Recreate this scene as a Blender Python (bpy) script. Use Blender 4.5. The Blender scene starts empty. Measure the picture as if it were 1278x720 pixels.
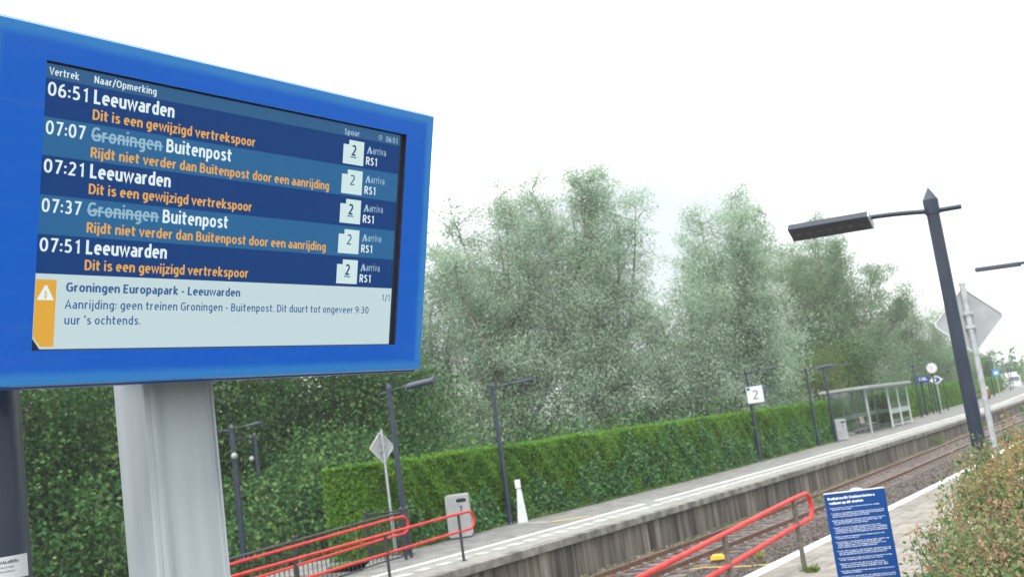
import bpy, bmesh, math, random
import numpy as np
from mathutils import Vector, Matrix
random.seed(7); rng = np.random.default_rng(11)
R = math.radians; PI = math.pi
S = bpy.context.scene; C = S.collection

# ---------------------------------------------------------------- camera
# world: +Y runs along the track, +X to the right of it, Z up; z = 0 is the platform surface
EYE = 2.25; PITCH = R(8.3); ROLL = R(7.9); HEAD = R(31)
cam = bpy.data.cameras.new('camera'); co = bpy.data.objects.new('camera', cam); C.objects.link(co); S.camera = co
cam.sensor_width = 36; cam.lens = 36*1316/1278; cam.clip_start = 0.05; cam.clip_end = 6000
cp, sp = math.cos(PITCH), math.sin(PITCH)
f0 = Vector((-math.sin(HEAD)*cp, math.cos(HEAD)*cp, sp))
x0 = Vector((math.cos(HEAD), math.sin(HEAD), 0))
u0 = x0.cross(f0)
xr = math.cos(ROLL)*x0 - math.sin(ROLL)*u0; ur = math.sin(ROLL)*x0 + math.cos(ROLL)*u0
m = Matrix((xr, ur, -f0)).transposed().to_4x4(); m.translation = Vector((0, 0, EYE)); co.matrix_world = m
cam.dof.use_dof = True; cam.dof.focus_distance = 2.7; cam.dof.aperture_fstop = 8.5

# ---------------------------------------------------------------- overcast daylight
W = bpy.data.worlds.new('World'); S.world = W; W.use_nodes = True
SUN_EL, SUN_AZ = R(50), R(163)
nt = W.node_tree; N = nt.nodes; L = nt.links; N.clear()
def nd(t, **k):
    n = N.new(t)
    for a, b in k.items(): setattr(n, a, b)
    return n
sky = nd('ShaderNodeTexSky', sky_type='NISHITA', sun_disc=False, sun_elevation=SUN_EL, sun_rotation=SUN_AZ)
bg1 = nd('ShaderNodeBackground'); bg1.inputs[1].default_value = 0.10; L.new(sky.outputs[0], bg1.inputs[0])
tc = nd('ShaderNodeTexCoord'); sep = nd('ShaderNodeSeparateXYZ'); L.new(tc.outputs['Generated'], sep.inputs[0])
# cloud deck: brighter overhead than at the horizon, faint grey streaks
mr = nd('ShaderNodeMapRange'); L.new(sep.outputs[2], mr.inputs[0])
mr.inputs[1].default_value = 0; mr.inputs[2].default_value = 1; mr.inputs[3].default_value = 0.80; mr.inputs[4].default_value = 1.55
mp = nd('ShaderNodeMapping'); mp.inputs['Scale'].default_value = (1.6, 1.6, 6.0); mp.inputs['Rotation'].default_value = (0.1, -0.35, 0.9); mp.inputs['Location'].default_value = (3.1, .7, 1.9); L.new(tc.outputs['Generated'], mp.inputs[0])
nz = nd('ShaderNodeTexNoise'); nz.inputs['Scale'].default_value = 1.7; nz.inputs['Detail'].default_value = 5; nz.inputs['Roughness'].default_value = .5; nz.inputs['Distortion'].default_value = .6; L.new(mp.outputs[0], nz.inputs[0])
rp = nd('ShaderNodeValToRGB'); e = rp.color_ramp.elements; e[0].position = .38; e[0].color = (.43, .463, .468, 1); e[1].position = .60; e[1].color = (1.0, 1.0, .995, 1); L.new(nz.outputs[0], rp.inputs[0])
vm = nd('ShaderNodeVectorMath', operation='SCALE'); L.new(rp.outputs[0], vm.inputs[0]); L.new(mr.outputs[0], vm.inputs['Scale'])
bg2 = nd('ShaderNodeBackground'); L.new(vm.outputs[0], bg2.inputs[0])
mx = nd('ShaderNodeMixShader'); mx.inputs[0].default_value = .94; L.new(bg1.outputs[0], mx.inputs[1]); L.new(bg2.outputs[0], mx.inputs[2])
wo = nd('ShaderNodeOutputWorld'); L.new(mx.outputs[0], wo.inputs[0])
sl = bpy.data.lights.new('sun', 'SUN'); sl.energy = 1.5; sl.angle = R(20); sl.color = (1, .97, .92)
so = bpy.data.objects.new('sun', sl); C.objects.link(so)
sd = Vector((math.sin(SUN_AZ)*math.cos(SUN_EL), math.cos(SUN_AZ)*math.cos(SUN_EL), math.sin(SUN_EL)))
so.rotation_euler = (-sd).to_track_quat('-Z', 'Y').to_euler(); so.location = (0, -20, 30)
S.view_settings.view_transform = 'Standard'; S.view_settings.look = 'None'; S.view_settings.gamma = 1; S.view_settings.use_curve_mapping = False
S.view_settings.exposure = 1.22
S.cycles.volume_bounces = 0; S.cycles.max_bounces = 6; S.cycles.transparent_max_bounces = 12

# ---------------------------------------------------------------- materials
def mat(name, col, rough=.6, metal=0, col2=None, scale=8, detail=4, bump=0, bscale=None, coat=0, obrand=0, island=None, stretch=None, ramp=(.35, .65), spec=None):
    M = bpy.data.materials.new(name); M.use_nodes = True; t = M.node_tree; b = t.nodes['Principled BSDF']
    b.inputs['Roughness'].default_value = rough; b.inputs['Metallic'].default_value = metal
    b.inputs['Coat Weight'].default_value = coat
    if spec is not None: b.inputs['Specular IOR Level'].default_value = spec
    b.inputs['Base Color'].default_value = (*col, 1)
    src = None
    if col2 is not None:
        tc = t.nodes.new('ShaderNodeTexCoord'); mp = t.nodes.new('ShaderNodeMapping'); t.links.new(tc.outputs['Object'], mp.inputs[0])
        if stretch: mp.inputs['Scale'].default_value = stretch
        if obrand or island:
            oi = t.nodes.new('ShaderNodeObjectInfo'); mulv = t.nodes.new('ShaderNodeVectorMath'); mulv.operation = 'SCALE'; mulv.inputs[0].default_value = (37, 91, 53)
            t.links.new(oi.outputs['Random'], mulv.inputs['Scale']); t.links.new(mulv.outputs[0], mp.inputs['Location'])
        n = t.nodes.new('ShaderNodeTexNoise'); n.inputs['Scale'].default_value = scale; n.inputs['Detail'].default_value = detail; t.links.new(mp.outputs[0], n.inputs[0])
        r = t.nodes.new('ShaderNodeValToRGB'); r.color_ramp.elements[0].position = ramp[0]; r.color_ramp.elements[1].position = ramp[1]
        r.color_ramp.elements[0].color = (*col, 1); r.color_ramp.elements[1].color = (*col2, 1); t.links.new(n.outputs[0], r.inputs[0]); src = r.outputs[0]
        if obrand:
            mm = t.nodes.new('ShaderNodeMapRange'); t.links.new(oi.outputs['Random'], mm.inputs[0]); mm.inputs[3].default_value = 1-obrand; mm.inputs[4].default_value = 1+obrand
            v = t.nodes.new('ShaderNodeVectorMath'); v.operation = 'SCALE'; t.links.new(src, v.inputs[0]); t.links.new(mm.outputs[0], v.inputs['Scale']); src = v.outputs[0]
        t.links.new(src, b.inputs['Base Color'])
    if bump:
        tc2 = t.nodes.new('ShaderNodeTexCoord'); n2 = t.nodes.new('ShaderNodeTexNoise'); n2.inputs['Scale'].default_value = bscale or scale*3; n2.inputs['Detail'].default_value = 5
        t.links.new(tc2.outputs['Object'], n2.inputs[0]); bp = t.nodes.new('ShaderNodeBump'); bp.inputs['Strength'].default_value = bump; bp.inputs['Distance'].default_value = .02
        t.links.new(n2.outputs[0], bp.inputs['Height']); t.links.new(bp.outputs[0], b.inputs['Normal'])
    return M
def leafmat(name, cols, trans=.35, rough=.65, nscale=.35, amp=1.7):
    M = bpy.data.materials.new(name); M.use_nodes = True; t = M.node_tree; t.nodes.clear()
    g = t.nodes.new('ShaderNodeNewGeometry'); r = t.nodes.new('ShaderNodeValToRGB'); el = r.color_ramp.elements
    while len(el) < len(cols): el.new(.5)
    for i, c in enumerate(cols): el[i].position = i/(len(cols)-1); el[i].color = (*c, 1)
    tc = t.nodes.new('ShaderNodeTexCoord'); n = t.nodes.new('ShaderNodeTexNoise'); n.inputs['Scale'].default_value = nscale; n.inputs['Detail'].default_value = 3
    t.links.new(tc.outputs['Object'], n.inputs[0])
    a = t.nodes.new('ShaderNodeMath'); a.operation = 'MULTIPLY_ADD'; a.inputs[1].default_value = .55; t.links.new(g.outputs['Random Per Island'], a.inputs[0])
    a2 = t.nodes.new('ShaderNodeMath'); a2.operation = 'MULTIPLY_ADD'; a2.inputs[1].default_value = amp; a2.inputs[2].default_value = .23-amp/2; t.links.new(n.outputs[0], a2.inputs[0]); t.links.new(a2.outputs[0], a.inputs[2])
    t.links.new(a.outputs[0], r.inputs[0])
    d = t.nodes.new('ShaderNodeBsdfPrincipled'); d.inputs['Roughness'].default_value = rough; d.inputs['Specular IOR Level'].default_value = .15
    tr = t.nodes.new('ShaderNodeBsdfTranslucent'); ms = t.nodes.new('ShaderNodeMixShader'); ms.inputs[0].default_value = trans
    t.links.new(r.outputs[0], d.inputs['Base Color']); t.links.new(r.outputs[0], tr.inputs[0]); t.links.new(d.outputs[0], ms.inputs[1]); t.links.new(tr.outputs[0], ms.inputs[2])
    o = t.nodes.new('ShaderNodeOutputMaterial'); t.links.new(ms.outputs[0], o.inputs[0]); return M
def emit(name, col, st=1.0):
    M = bpy.data.materials.new(name); M.use_nodes = True; b = M.node_tree.nodes['Principled BSDF']
    b.inputs['Base Color'].default_value = (.01, .01, .012, 1); b.inputs['Roughness'].default_value = .25; b.inputs['Specular IOR Level'].default_value = .08
    b.inputs['Emission Color'].default_value = (*col, 1); b.inputs['Emission Strength'].default_value = st; return M
def srgb(h, k=1.0):
    v = [int(h[i:i+2], 16)/255 for i in (0, 2, 4)]
    return tuple(k*(x/12.92 if x <= .04045 else ((x+.055)/1.055)**2.4) for x in v)
EX = 2**-1.22                       # what the screen must give off so the exposure above shows it at this value
m_grass = mat('grass', (.035, .06, .02), .9, col2=(.07, .10, .035), scale=.6, bump=.3)
m_ballast = mat('ballast_bed', (.06, .048, .043), .95, col2=(.11, .09, .082), scale=14, bump=.9, bscale=30)
m_stone = mat('ballast_stone', (.13, .11, .105), .9, col2=(.30, .27, .26), scale=3, ramp=(.3, .7), bump=.2)
m_asph = mat('platform_paving', (.155, .155, .15), .85, col2=(.225, .225, .215), scale=2.2, detail=8, bump=.15, bscale=60)
m_strip = mat('edge_paving', (.22, .22, .205), .85, col2=(.30, .295, .28), scale=5, detail=8, bump=.15, bscale=60)
m_coping = mat('coping_concrete', (.09, .085, .075), .9, col2=(.24, .23, .21), scale=2.5, detail=8, obrand=.12, bump=.3, bscale=40)
m_wall = mat('stained_concrete', (.036, .031, .027), .9, col2=(.185, .165, .138), scale=2.4, detail=6, obrand=.28, stretch=(1.6, 1.6, .16), bump=.3, bscale=25, ramp=(.34, .66))
m_white = mat('white_paint', (.66, .67, .66), .7, col2=(.82, .82, .80), scale=6, detail=6)
m_worn = mat('worn_white', (.34, .35, .34), .8, col2=(.50, .51, .50), scale=9, detail=6, obrand=.08)
m_paver = mat('concrete_paver', (.175, .16, .14), .9, col2=(.27, .25, .22), scale=5, detail=8, obrand=.13, bump=.3, bscale=50)
m_yellow = mat('yellow_paint', (.62, .40, .08), .8, col2=(.7, .5, .14), scale=8)
m_rail = mat('rusty_steel', (.13, .065, .045), .7, metal=.2, col2=(.24, .14, .10), scale=9, bump=.2)
m_railtop = mat('worn_rail_head', (.22, .19, .18), .35, metal=.8, col2=(.30, .24, .22), scale=5)
m_sleeper = mat('sleeper', (.08, .065, .058), .95, col2=(.17, .15, .138), scale=4, obrand=.15, bump=.3)
m_clip = mat('rail_clip', (.20, .25, .28), .6, metal=.3, col2=(.30, .35, .38), scale=20)
m_dark = mat('dark_blue_paint', (.013, .021, .042), .42, col2=(.019, .029, .055), scale=5, coat=.15)
m_black = mat('black_metal', (.02, .022, .026), .5, col2=(.035, .036, .04), scale=10)
m_galv = mat('galvanised_steel', (.34, .37, .39), .45, metal=.5, col2=(.48, .51, .53), scale=12)
m_alu = mat('brushed_aluminium', (.33, .37, .405), .5, metal=0, col2=(.38, .42, .455), scale=3, stretch=(8, 8, .6), bump=.04, bscale=120)
m_red = mat('red_rail_paint', (.50, .018, .018), .5, col2=(.58, .04, .034), scale=5, detail=8, coat=0, spec=.35)
m_post = mat('weathered_post', (.075, .068, .06), .75, col2=(.14, .125, .11), scale=9, bump=.2)
m_grey = mat('grey_powder_coat', (.25, .26, .27), .6, col2=(.32, .33, .34), scale=3)
m_blue = mat('sign_blue', (.003, .045, .19), .5, col2=(.004, .053, .22), scale=2, spec=.25)
m_signw = mat('sign_white', (.52, .55, .56), .5, col2=(.60, .62, .62), scale=3)
m_signback = mat('sign_back_grey', (.28, .295, .31), .5, metal=.1, col2=(.33, .345, .36), scale=5)
m_text_dark = mat('dark_lettering', (.012, .03, .11), .6)
m_text_white = mat('white_lettering', (.80, .84, .88), .6)
m_lens = mat('lamp_lens', (.05, .042, .05), .3, col2=(.075, .06, .065), scale=9)
m_hub = mat('black_rubber', (.012, .012, .013), .8)
m_bark = mat('bark', (.07, .058, .048), .95, col2=(.17, .145, .12), scale=5, stretch=(3, 3, .6), bump=.6)
m_wbark = mat('pale_bark', (.13, .115, .095), .95, col2=(.28, .25, .21), scale=4, stretch=(3, 3, .6), bump=.5)
m_willow = leafmat('willow_leaf', [(.18, .27, .175), (.28, .39, .275), (.39, .50, .38), (.50, .60, .49)], .42, nscale=.8, amp=1.9)  # strong colour noise paints lit and dark clumps into the crowns
m_willow2 = leafmat('green_willow_leaf', [(.10, .18, .085), (.16, .25, .14), (.23, .33, .20), (.30, .40, .27)], .35, nscale=.3)
m_maple = leafmat('broad_leaf', [(.016, .060, .020), (.040, .115, .036), (.09, .19, .055), (.19, .28, .09)], .35, nscale=.7)
m_lime = leafmat('light_leaf', [(.07, .12, .03), (.12, .18, .05), (.17, .24, .07)], .4, nscale=.6)
m_hedge = leafmat('hedge_leaf', [(.055, .15, .016), (.09, .21, .026), (.13, .27, .04), (.20, .33, .06)], .35, nscale=.9, amp=1.2)
m_ivy = leafmat('ivy_leaf', [(.045, .12, .04), (.075, .18, .06), (.12, .24, .09)], .2, rough=.35, nscale=1.2)
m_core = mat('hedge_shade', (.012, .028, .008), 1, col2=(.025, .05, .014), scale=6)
m_shrub = leafmat('shrub_leaf', [(.035, .12, .05), (.08, .17, .07), (.16, .22, .10), (.28, .27, .14), (.36, .27, .18)], .35, nscale=2.6)
m_twig = mat('twig', (.13, .07, .05), .8, col2=(.22, .15, .09), scale=20)
m_tip = leafmat('reddish_leaf', [(.20, .19, .08), (.34, .26, .13), (.42, .22, .16), (.50, .30, .22)], .4, nscale=3)
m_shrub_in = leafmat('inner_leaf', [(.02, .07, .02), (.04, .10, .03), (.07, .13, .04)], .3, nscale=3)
m_sprig = leafmat('young_leaf', [(.22, .26, .08), (.38, .34, .12), (.40, .20, .13)], .4, nscale=3)
m_weed = leafmat('weed_leaf', [(.06, .13, .03), (.12, .20, .05), (.25, .30, .07)], .35, nscale=3)
m_glass = bpy.data.materials.new('glass'); m_glass.use_nodes = True
_t = m_glass.node_tree; _t.nodes.clear(); _a = _t.nodes.new('ShaderNodeBsdfTransparent'); _a.inputs[0].default_value = (.66, .75, .73, 1); _g = _t.nodes.new('ShaderNodeBsdfGlossy'); _g.inputs['Roughness'].default_value = .06
_m = _t.nodes.new('ShaderNodeMixShader'); _m.inputs[0].default_value = .24; _o = _t.nodes.new('ShaderNodeOutputMaterial')
_t.links.new(_a.outputs[0], _m.inputs[1]); _t.links.new(_g.outputs[0], _m.inputs[2]); _t.links.new(_m.outputs[0], _o.inputs[0])

def joints(M, w, h, k=.72):
    t = M.node_tree; b = t.nodes['Principled BSDF']; src = b.inputs['Base Color'].links[0].from_socket
    tc = t.nodes.new('ShaderNodeTexCoord'); mp = t.nodes.new('ShaderNodeMapping'); mp.inputs['Rotation'].default_value = (0, 0, PI/2-.03); t.links.new(tc.outputs['Object'], mp.inputs[0])
    br = t.nodes.new('ShaderNodeTexBrick'); br.inputs['Scale'].default_value = 1; br.inputs['Brick Width'].default_value = w; br.inputs['Row Height'].default_value = h; br.inputs['Mortar Size'].default_value = .012; br.inputs['Mortar Smooth'].default_value = .3
    br.inputs['Color1'].default_value = (1, 1, 1, 1); br.inputs['Color2'].default_value = (.88, .88, .87, 1); br.inputs['Mortar'].default_value = (k, k, k, 1); t.links.new(mp.outputs[0], br.inputs[0])
    n = t.nodes.new('ShaderNodeTexNoise'); n.inputs['Scale'].default_value = .55; n.inputs['Detail'].default_value = 7; n.inputs['Roughness'].default_value = .7; t.links.new(tc.outputs['Object'], n.inputs[0])
    r = t.nodes.new('ShaderNodeMapRange'); r.inputs[1].default_value = .35; r.inputs[2].default_value = .65; r.inputs[3].default_value = .78; r.inputs[4].default_value = 1.12; t.links.new(n.outputs[0], r.inputs[0])
    m1 = t.nodes.new('ShaderNodeMix'); m1.data_type = 'RGBA'; m1.blend_type = 'MULTIPLY'; m1.inputs['Factor'].default_value = 1; t.links.new(src, m1.inputs['A']); t.links.new(br.outputs[0], m1.inputs['B'])
    v = t.nodes.new('ShaderNodeVectorMath'); v.operation = 'SCALE'; t.links.new(m1.outputs['Result'], v.inputs[0]); t.links.new(r.outputs[0], v.inputs['Scale']); t.links.new(v.outputs[0], b.inputs['Base Color'])
joints(m_asph, .60, .30); joints(m_strip, .60, .30, .66)

# ---------------------------------------------------------------- mesh helpers
class MB:
    def __init__(s): s.v = []; s.f = []; s.m = []; s.sm = []
    def add(s, vs, fs, mi=0, smooth=False):
        o = len(s.v); s.v += [tuple(v) for v in vs]; s.f += [tuple(o+i for i in f) for f in fs]; s.m += [mi]*len(fs); s.sm += [smooth]*len(fs)
    def box(s, a, b, mi=0, M=None):
        vs = [Vector((x, y, z)) for x in (a[0], b[0]) for y in (a[1], b[1]) for z in (a[2], b[2])]
        if M is not None: vs = [M @ v for v in vs]
        s.add(vs, [(0, 1, 3, 2), (4, 6, 7, 5), (0, 4, 5, 1), (2, 3, 7, 6), (0, 2, 6, 4), (1, 5, 7, 3)], mi)
    def prism(s, pts, z0, z1, mi=0, M=None, axis='z'):
        n = len(pts)
        if axis == 'z': vs = [Vector((p[0], p[1], z)) for z in (z0, z1) for p in pts]
        elif axis == 'y': vs = [Vector((p[0], z, p[1])) for z in (z0, z1) for p in pts]
        else: vs = [Vector((z, p[0], p[1])) for z in (z0, z1) for p in pts]
        if M is not None: vs = [M @ v for v in vs]
        s.add(vs, [tuple(range(n))[::-1], tuple(range(n, 2*n))] + [(i, (i+1) % n, n+(i+1) % n, n+i) for i in range(n)], mi)
    def tube(s, pts, r, n=8, mi=0, caps=True, smooth=True, rot=0):
        pts = [Vector(p) for p in pts]; rs = r if isinstance(r, (list, tuple)) else [r]*len(pts); vs = []
        up = None
        for i, p in enumerate(pts):
            d = (pts[min(i+1, len(pts)-1)]-pts[max(i-1, 0)]).normalized()
            if up is None: up = Vector((0, 0, 1)) if abs(d.z) < .9 else Vector((0, 1, 0))
            a = d.cross(up).normalized(); b = a.cross(d).normalized(); up = b
            for k in range(n):
                t = 2*PI*k/n+rot; vs.append(p+(a*math.cos(t)+b*math.sin(t))*rs[i])
        fs = [(i*n+k, i*n+(k+1) % n, (i+1)*n+(k+1) % n, (i+1)*n+k) for i in range(len(pts)-1) for k in range(n)]
        s.add(vs, fs, mi, smooth)
        if caps: s.add(vs[:n], [tuple(range(n))[::-1]], mi); s.add(vs[-n:], [tuple(range(n))], mi)
    def lathe(s, prof, n=16, mi=0, c=(0, 0, 0), smooth=True):
        vs = [(c[0]+r*math.cos(2*PI*k/n), c[1]+r*math.sin(2*PI*k/n), c[2]+z) for r, z in prof for k in range(n)]
        s.add(vs, [(i*n+k, i*n+(k+1) % n, (i+1)*n+(k+1) % n, (i+1)*n+k) for i in range(len(prof)-1) for k in range(n)], mi, smooth)
    def disc(s, M, r, n=20, mi=0, sx=1):
        s.add([M @ Vector((r*sx*math.cos(2*PI*k/n), r*math.sin(2*PI*k/n), 0)) for k in range(n)], [tuple(range(n))], mi)
    def mesh(s, name, mats):
        me = bpy.data.meshes.new(name); me.from_pydata(s.v, [], s.f)
        for q in (mats if isinstance(mats, (list, tuple)) else [mats]): me.materials.append(q)
        me.polygons.foreach_set('material_index', s.m); me.polygons.foreach_set('use_smooth', s.sm); me.update(); return me
def link(name, me, parent=None, loc=None):
    o = bpy.data.objects.new(name, me); C.objects.link(o)
    if parent: o.parent = parent
    if loc is not None: o.location = loc
    return o
def part(name, mb, mats, parent=None, bevel=0, loc=None):
    me = mb.mesh(name, mats)
    if bevel: bev(me, bevel)
    return link(name, me, parent, loc)
def bev(me, w, seg=2):
    bm = bmesh.new(); bm.from_mesh(me); bmesh.ops.remove_doubles(bm, verts=bm.verts, dist=1e-5)
    bmesh.ops.bevel(bm, geom=[e for e in bm.edges if e.calc_face_angle(0) > .6], offset=w, segments=seg, profile=.6, affect='EDGES'); bm.to_mesh(me); bm.free()
def thing(name, label, cat, loc=(0, 0, 0), rz=0, group=None):
    o = bpy.data.objects.new(name, None); C.objects.link(o); o.location = loc; o.rotation_euler = (0, 0, rz); o.empty_display_size = .2
    return tag(o, label, cat, group)
def tag(o, label=None, cat=None, group=None, kind=None):
    if label: o['label'] = label
    if cat: o['category'] = cat
    if group: o['group'] = group
    if kind: o['kind'] = kind
    return o
def struct(o): o['kind'] = 'structure'; return o
def dup(root, loc, rz, label):
    r = root.copy(); C.objects.link(r); r.location = loc; r.rotation_euler = (0, 0, rz); r['label'] = label
    for ch in list(root.children):
        c = ch.copy(); C.objects.link(c); c.parent = r
        for g in list(ch.children): d = g.copy(); C.objects.link(d); d.parent = c
    return r
TC = {}
def _E(cx, cy, rx, ry, a0, a1):
    n = max(4, int(abs(a1-a0)/20)); return [(cx+rx*math.copysign(abs(math.cos(R(a)))**.88, math.cos(R(a))), cy+ry*math.copysign(abs(math.sin(R(a)))**.88, math.sin(R(a)))) for a in np.linspace(a0, a1, n+1)]
_ar = [(.07, .48)]+_E(.24, .48, .17, .18, 180, 0)+[(.41, 0)]; _st = [(.07, 0), (.07, 1.05)]; _cp = [(.07, 0), (.07, 1)]; _bw = _E(.25, .365, .175, .295, 50, 310); _bb = _E(.23, .365, .175, .295, -130, 130)
_s = [(.37, .60), (.29, .655), (.20, .665), (.11, .61), (.10, .50), (.17, .42), (.28, .345), (.37, .27), (.37, .15), (.29, .075), (.18, .065), (.07, .12)]
_r2 = [(.07, .93), (.24, .93)]+_E(.25, .70, .19, .23, 90, -90)+[(.07, .47)]; _6 = [(.40, .92), (.30, .90), (.17, .76), (.10, .55), (.08, .31)]
GL = {'n': (.48, [(.07, 0), (.07, .73)], _ar), 'h': (.48, _st, _ar), 'm': (.76, [(.07, 0), (.07, .73)], [(.07, .50)]+_E(.22, .50, .15, .16, 180, 0)+[(.37, 0)], [(.37, .50)]+_E(.53, .50, .16, .16, 180, 0)+[(.69, 0)]),
 'r': (.33, [(.07, 0), (.07, .73)], [(.07, .45)]+_E(.25, .45, .18, .21, 180, 75)), 'u': (.48, [(.41, .73), (.41, 0)], [(.07, .73)]+_E(.24, .25, .17, .18, 180, 360)), 'o': (.50, _E(.25, .365, .18, .295, 0, 360)),
 'e': (.49, [(.08, .38), (.42, .38)]+_E(.25, .365, .175, .295, 8, 305)), 'a': (.46, _E(.22, .47, .17, .19, 125, 0)+[(.39, 0)], [(.39, .40), (.26, .40)]+_E(.24, .235, .17, .165, 95, 270)+[(.30, .09), (.39, .17)]),
 'd': (.48, [(.41, 0), (.41, 1.05)], _bw), 'b': (.48, _st, _bb), 'p': (.48, [(.07, -.28), (.07, .73)], _bb), 'g': (.48, [(.41, .73), (.41, -.03)]+_E(.24, -.03, .17, .19, 0, -130), _bw), 'c': (.42, _bw),
 't': (.36, [(.14, .95), (.14, .20)]+_E(.27, .20, .13, .13, 180, 280), [(.0, .66), (.35, .66)]), 'i': (.14, [(.07, 0), (.07, .73)], [(.07, .89), (.07, 1.03)]), 'j': (.16, [(.10, .73), (.10, -.08)]+_E(-.02, -.08, .12, .14, 0, -80), [(.10, .89), (.10, 1.03)]), 'l': (.14, _st),
 's': (.43, _s), 'v': (.44, [(.02, .73), (.22, .05), (.42, .73)]), 'w': (.68, [(.02, .73), (.18, .05), (.34, .68), (.50, .05), (.66, .73)]), 'z': (.43, [(.04, .66), (.37, .66), (.05, .07), (.40, .07)]), 'k': (.46, _st, [(.40, .73), (.11, .38), (.43, 0)]),
 'f': (.33, [(.12, 0), (.12, .85)]+_E(.26, .85, .14, .14, 180, 90), [(.0, .66), (.3, .66)]), 'V': (.54, [(.02, 1), (.27, .04), (.52, 1)]), 'N': (.55, _cp, [(.07, .96), (.48, .04)], [(.48, 0), (.48, 1)]), 'O': (.66, _E(.33, .5, .26, .43, 0, 360)), 'L': (.44, [(.07, 1), (.07, .07), (.43, .07)]),
 'D': (.58, _cp, [(.07, .93), (.2, .93)]+_E(.22, .5, .29, .43, 90, -90)+[(.07, .07)]), 'G': (.60, _E(.33, .5, .26, .43, 50, 290)+[(.53, .14), (.53, .48), (.34, .48)]), 'B': (.54, _cp, [(.07, .93), (.24, .93)]+_E(.25, .73, .17, .20, 90, -90)+[(.07, .53)], [(.25, .53)]+_E(.26, .30, .21, .23, 90, -90)+[(.07, .07)]),
 'R': (.52, _cp, _r2, [(.26, .47), (.47, 0)]), 'P': (.50, _cp, _r2), 'A': (.56, [(.02, 0), (.28, .96), (.54, 0)], [(.12, .32), (.44, .32)]), 'S': (.48, [(x*1.1, y*1.39+(-.02)) for x, y in _s]), 'E': (.47, [(.44, .93), (.07, .93), (.07, .07), (.45, .07)], [(.07, .52), (.40, .52)]),
 '0': (.54, _E(.27, .5, .2, .43, 0, 360)), '1': (.54, [(.12, .78), (.30, .93), (.30, 0)]), '2': (.54, _E(.26, .70, .18, .23, 150, -20)+[(.36, .50), (.09, .07), (.47, .07)]), '3': (.54, _E(.24, .71, .17, .22, 140, -85)+[(.2, .5)], [(.24, .51)]+_E(.24, .29, .20, .22, 85, -140)),
 '5': (.54, [(.43, .93), (.14, .93), (.12, .56)]+_E(.24, .32, .20, .25, 105, -140)), '6': (.54, _E(.27, .31, .19, .24, 0, 360), _6), '7': (.54, [(.06, .93), (.46, .93), (.20, 0)]), '9': (.54, _E(.27, .69, .19, .24, 0, 360), [(.54-x, 1-y) for x, y in _6]),
 ':': (.16, [(.08, .08), (.08, .23)], [(.08, .50), (.08, .65)]), '-': (.32, [(.03, .38), (.29, .38)]), '/': (.34, [(.02, -.12), (.32, 1.05)]), '.': (.14, [(.07, 0), (.07, .15)]), "'": (.14, [(.07, .74), (.07, 1.03)]), ' ': (.14,)}
def stroke_text(s, wt):
    V_, F_ = [], []; x = 0; k = 0
    for ch in s:
        g_ = GL.get(ch, GL['o'])
        for st in g_[1:]:
            p = [Vector((a+x, b)) for a, b in st]; cl_ = (p[0]-p[-1]).length < 1e-4; n = len(p); o = len(V_); k += 1
            for i in range(n):
                a = p[i]-p[i-1] if i else (p[0]-p[-2] if cl_ else p[1]-p[0]); b = p[i+1]-p[i] if i < n-1 else (p[1]-p[0] if cl_ else p[i]-p[i-1])
                a = a.normalized(); b = b.normalized(); m_ = (a+b).normalized(); nn = Vector((-m_.y, m_.x)); c_ = max(.55, abs(Vector((-a.y, a.x)).dot(nn))); h = wt/2/c_
                for sg in (1, -1): V_.append((p[i].x+nn.x*h*sg, p[i].y+nn.y*h*sg, (k % 5)*1.0))
            F_ += [(o+2*i, o+2*i+1, o+2*i+3, o+2*i+2) for i in range(n-1)]
        x += g_[0]+.115
    me = bpy.data.meshes.new('t'); me.from_pydata(V_, [], F_); return me
def text(name, s, x, y, w, cap, z, m, parent, bold=.0, capref=.73):
    """flat lettering: left edge x, baseline y, total width w, capital height cap (all in the parent's plane)"""
    k = (s, bold); capref = 1.0; bold = .115+bold*5
    if k not in TC:
        me = stroke_text(s, bold); a = np.empty(len(me.vertices)*3); me.vertices.foreach_get('co', a); TC[k] = (me, a.reshape(-1, 3))
    me0, a = TC[k]; me = me0.copy(); me.name = name
    if w is None: sx = cap/capref
    else: sx = w/(a[:, 0].max()-a[:, 0].min())
    b = a.copy(); b[:, 0] = (a[:, 0]-a[:, 0].min())*sx+x; b[:, 1] = a[:, 1]*cap/capref+y; b[:, 2] = z+a[:, 2]*.00003
    me.vertices.foreach_set('co', b.ravel()); me.materials.clear(); me.materials.append(m); me.update()
    return link(name, me, parent)
def leaves(name, P, size, asp, mats, parent=None, up=.0, nrm=None, fold=True):
    """n small rhombic leaves at points P; size (n,) length; asp width/length"""
    n = len(P); d = rng.normal(size=(n, 3)); d[:, 2] += up; d /= np.linalg.norm(d, axis=1)[:, None]
    q = rng.normal(size=(n, 3))
    if nrm is not None: q = q*.55+nrm
    a = np.cross(d, q); a /= np.linalg.norm(a, axis=1)[:, None]+1e-9
    nn = np.cross(a, d)
    h = size[:, None]*.5; w = h*asp
    v = np.empty((n, 4, 3)); v[:, 0] = P-d*h; v[:, 1] = P+a*w-d*h*.1+nn*h*.12; v[:, 2] = P+d*h; v[:, 3] = P-a*w-d*h*.1+nn*h*.12
    me = bpy.data.meshes.new(name); me.vertices.add(n*4); me.vertices.foreach_set('co', v.ravel()); me.loops.add(n*4); me.loops.foreach_set('vertex_index', np.arange(n*4, dtype=np.int32))
    me.polygons.add(n); me.polygons.foreach_set('loop_start', np.arange(0, n*4, 4, dtype=np.int32)); me.polygons.foreach_set('loop_total', np.full(n, 4, dtype=np.int32)); me.update(calc_edges=True)
    me.materials.append(mats)
    return link(name, me, parent)

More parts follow.
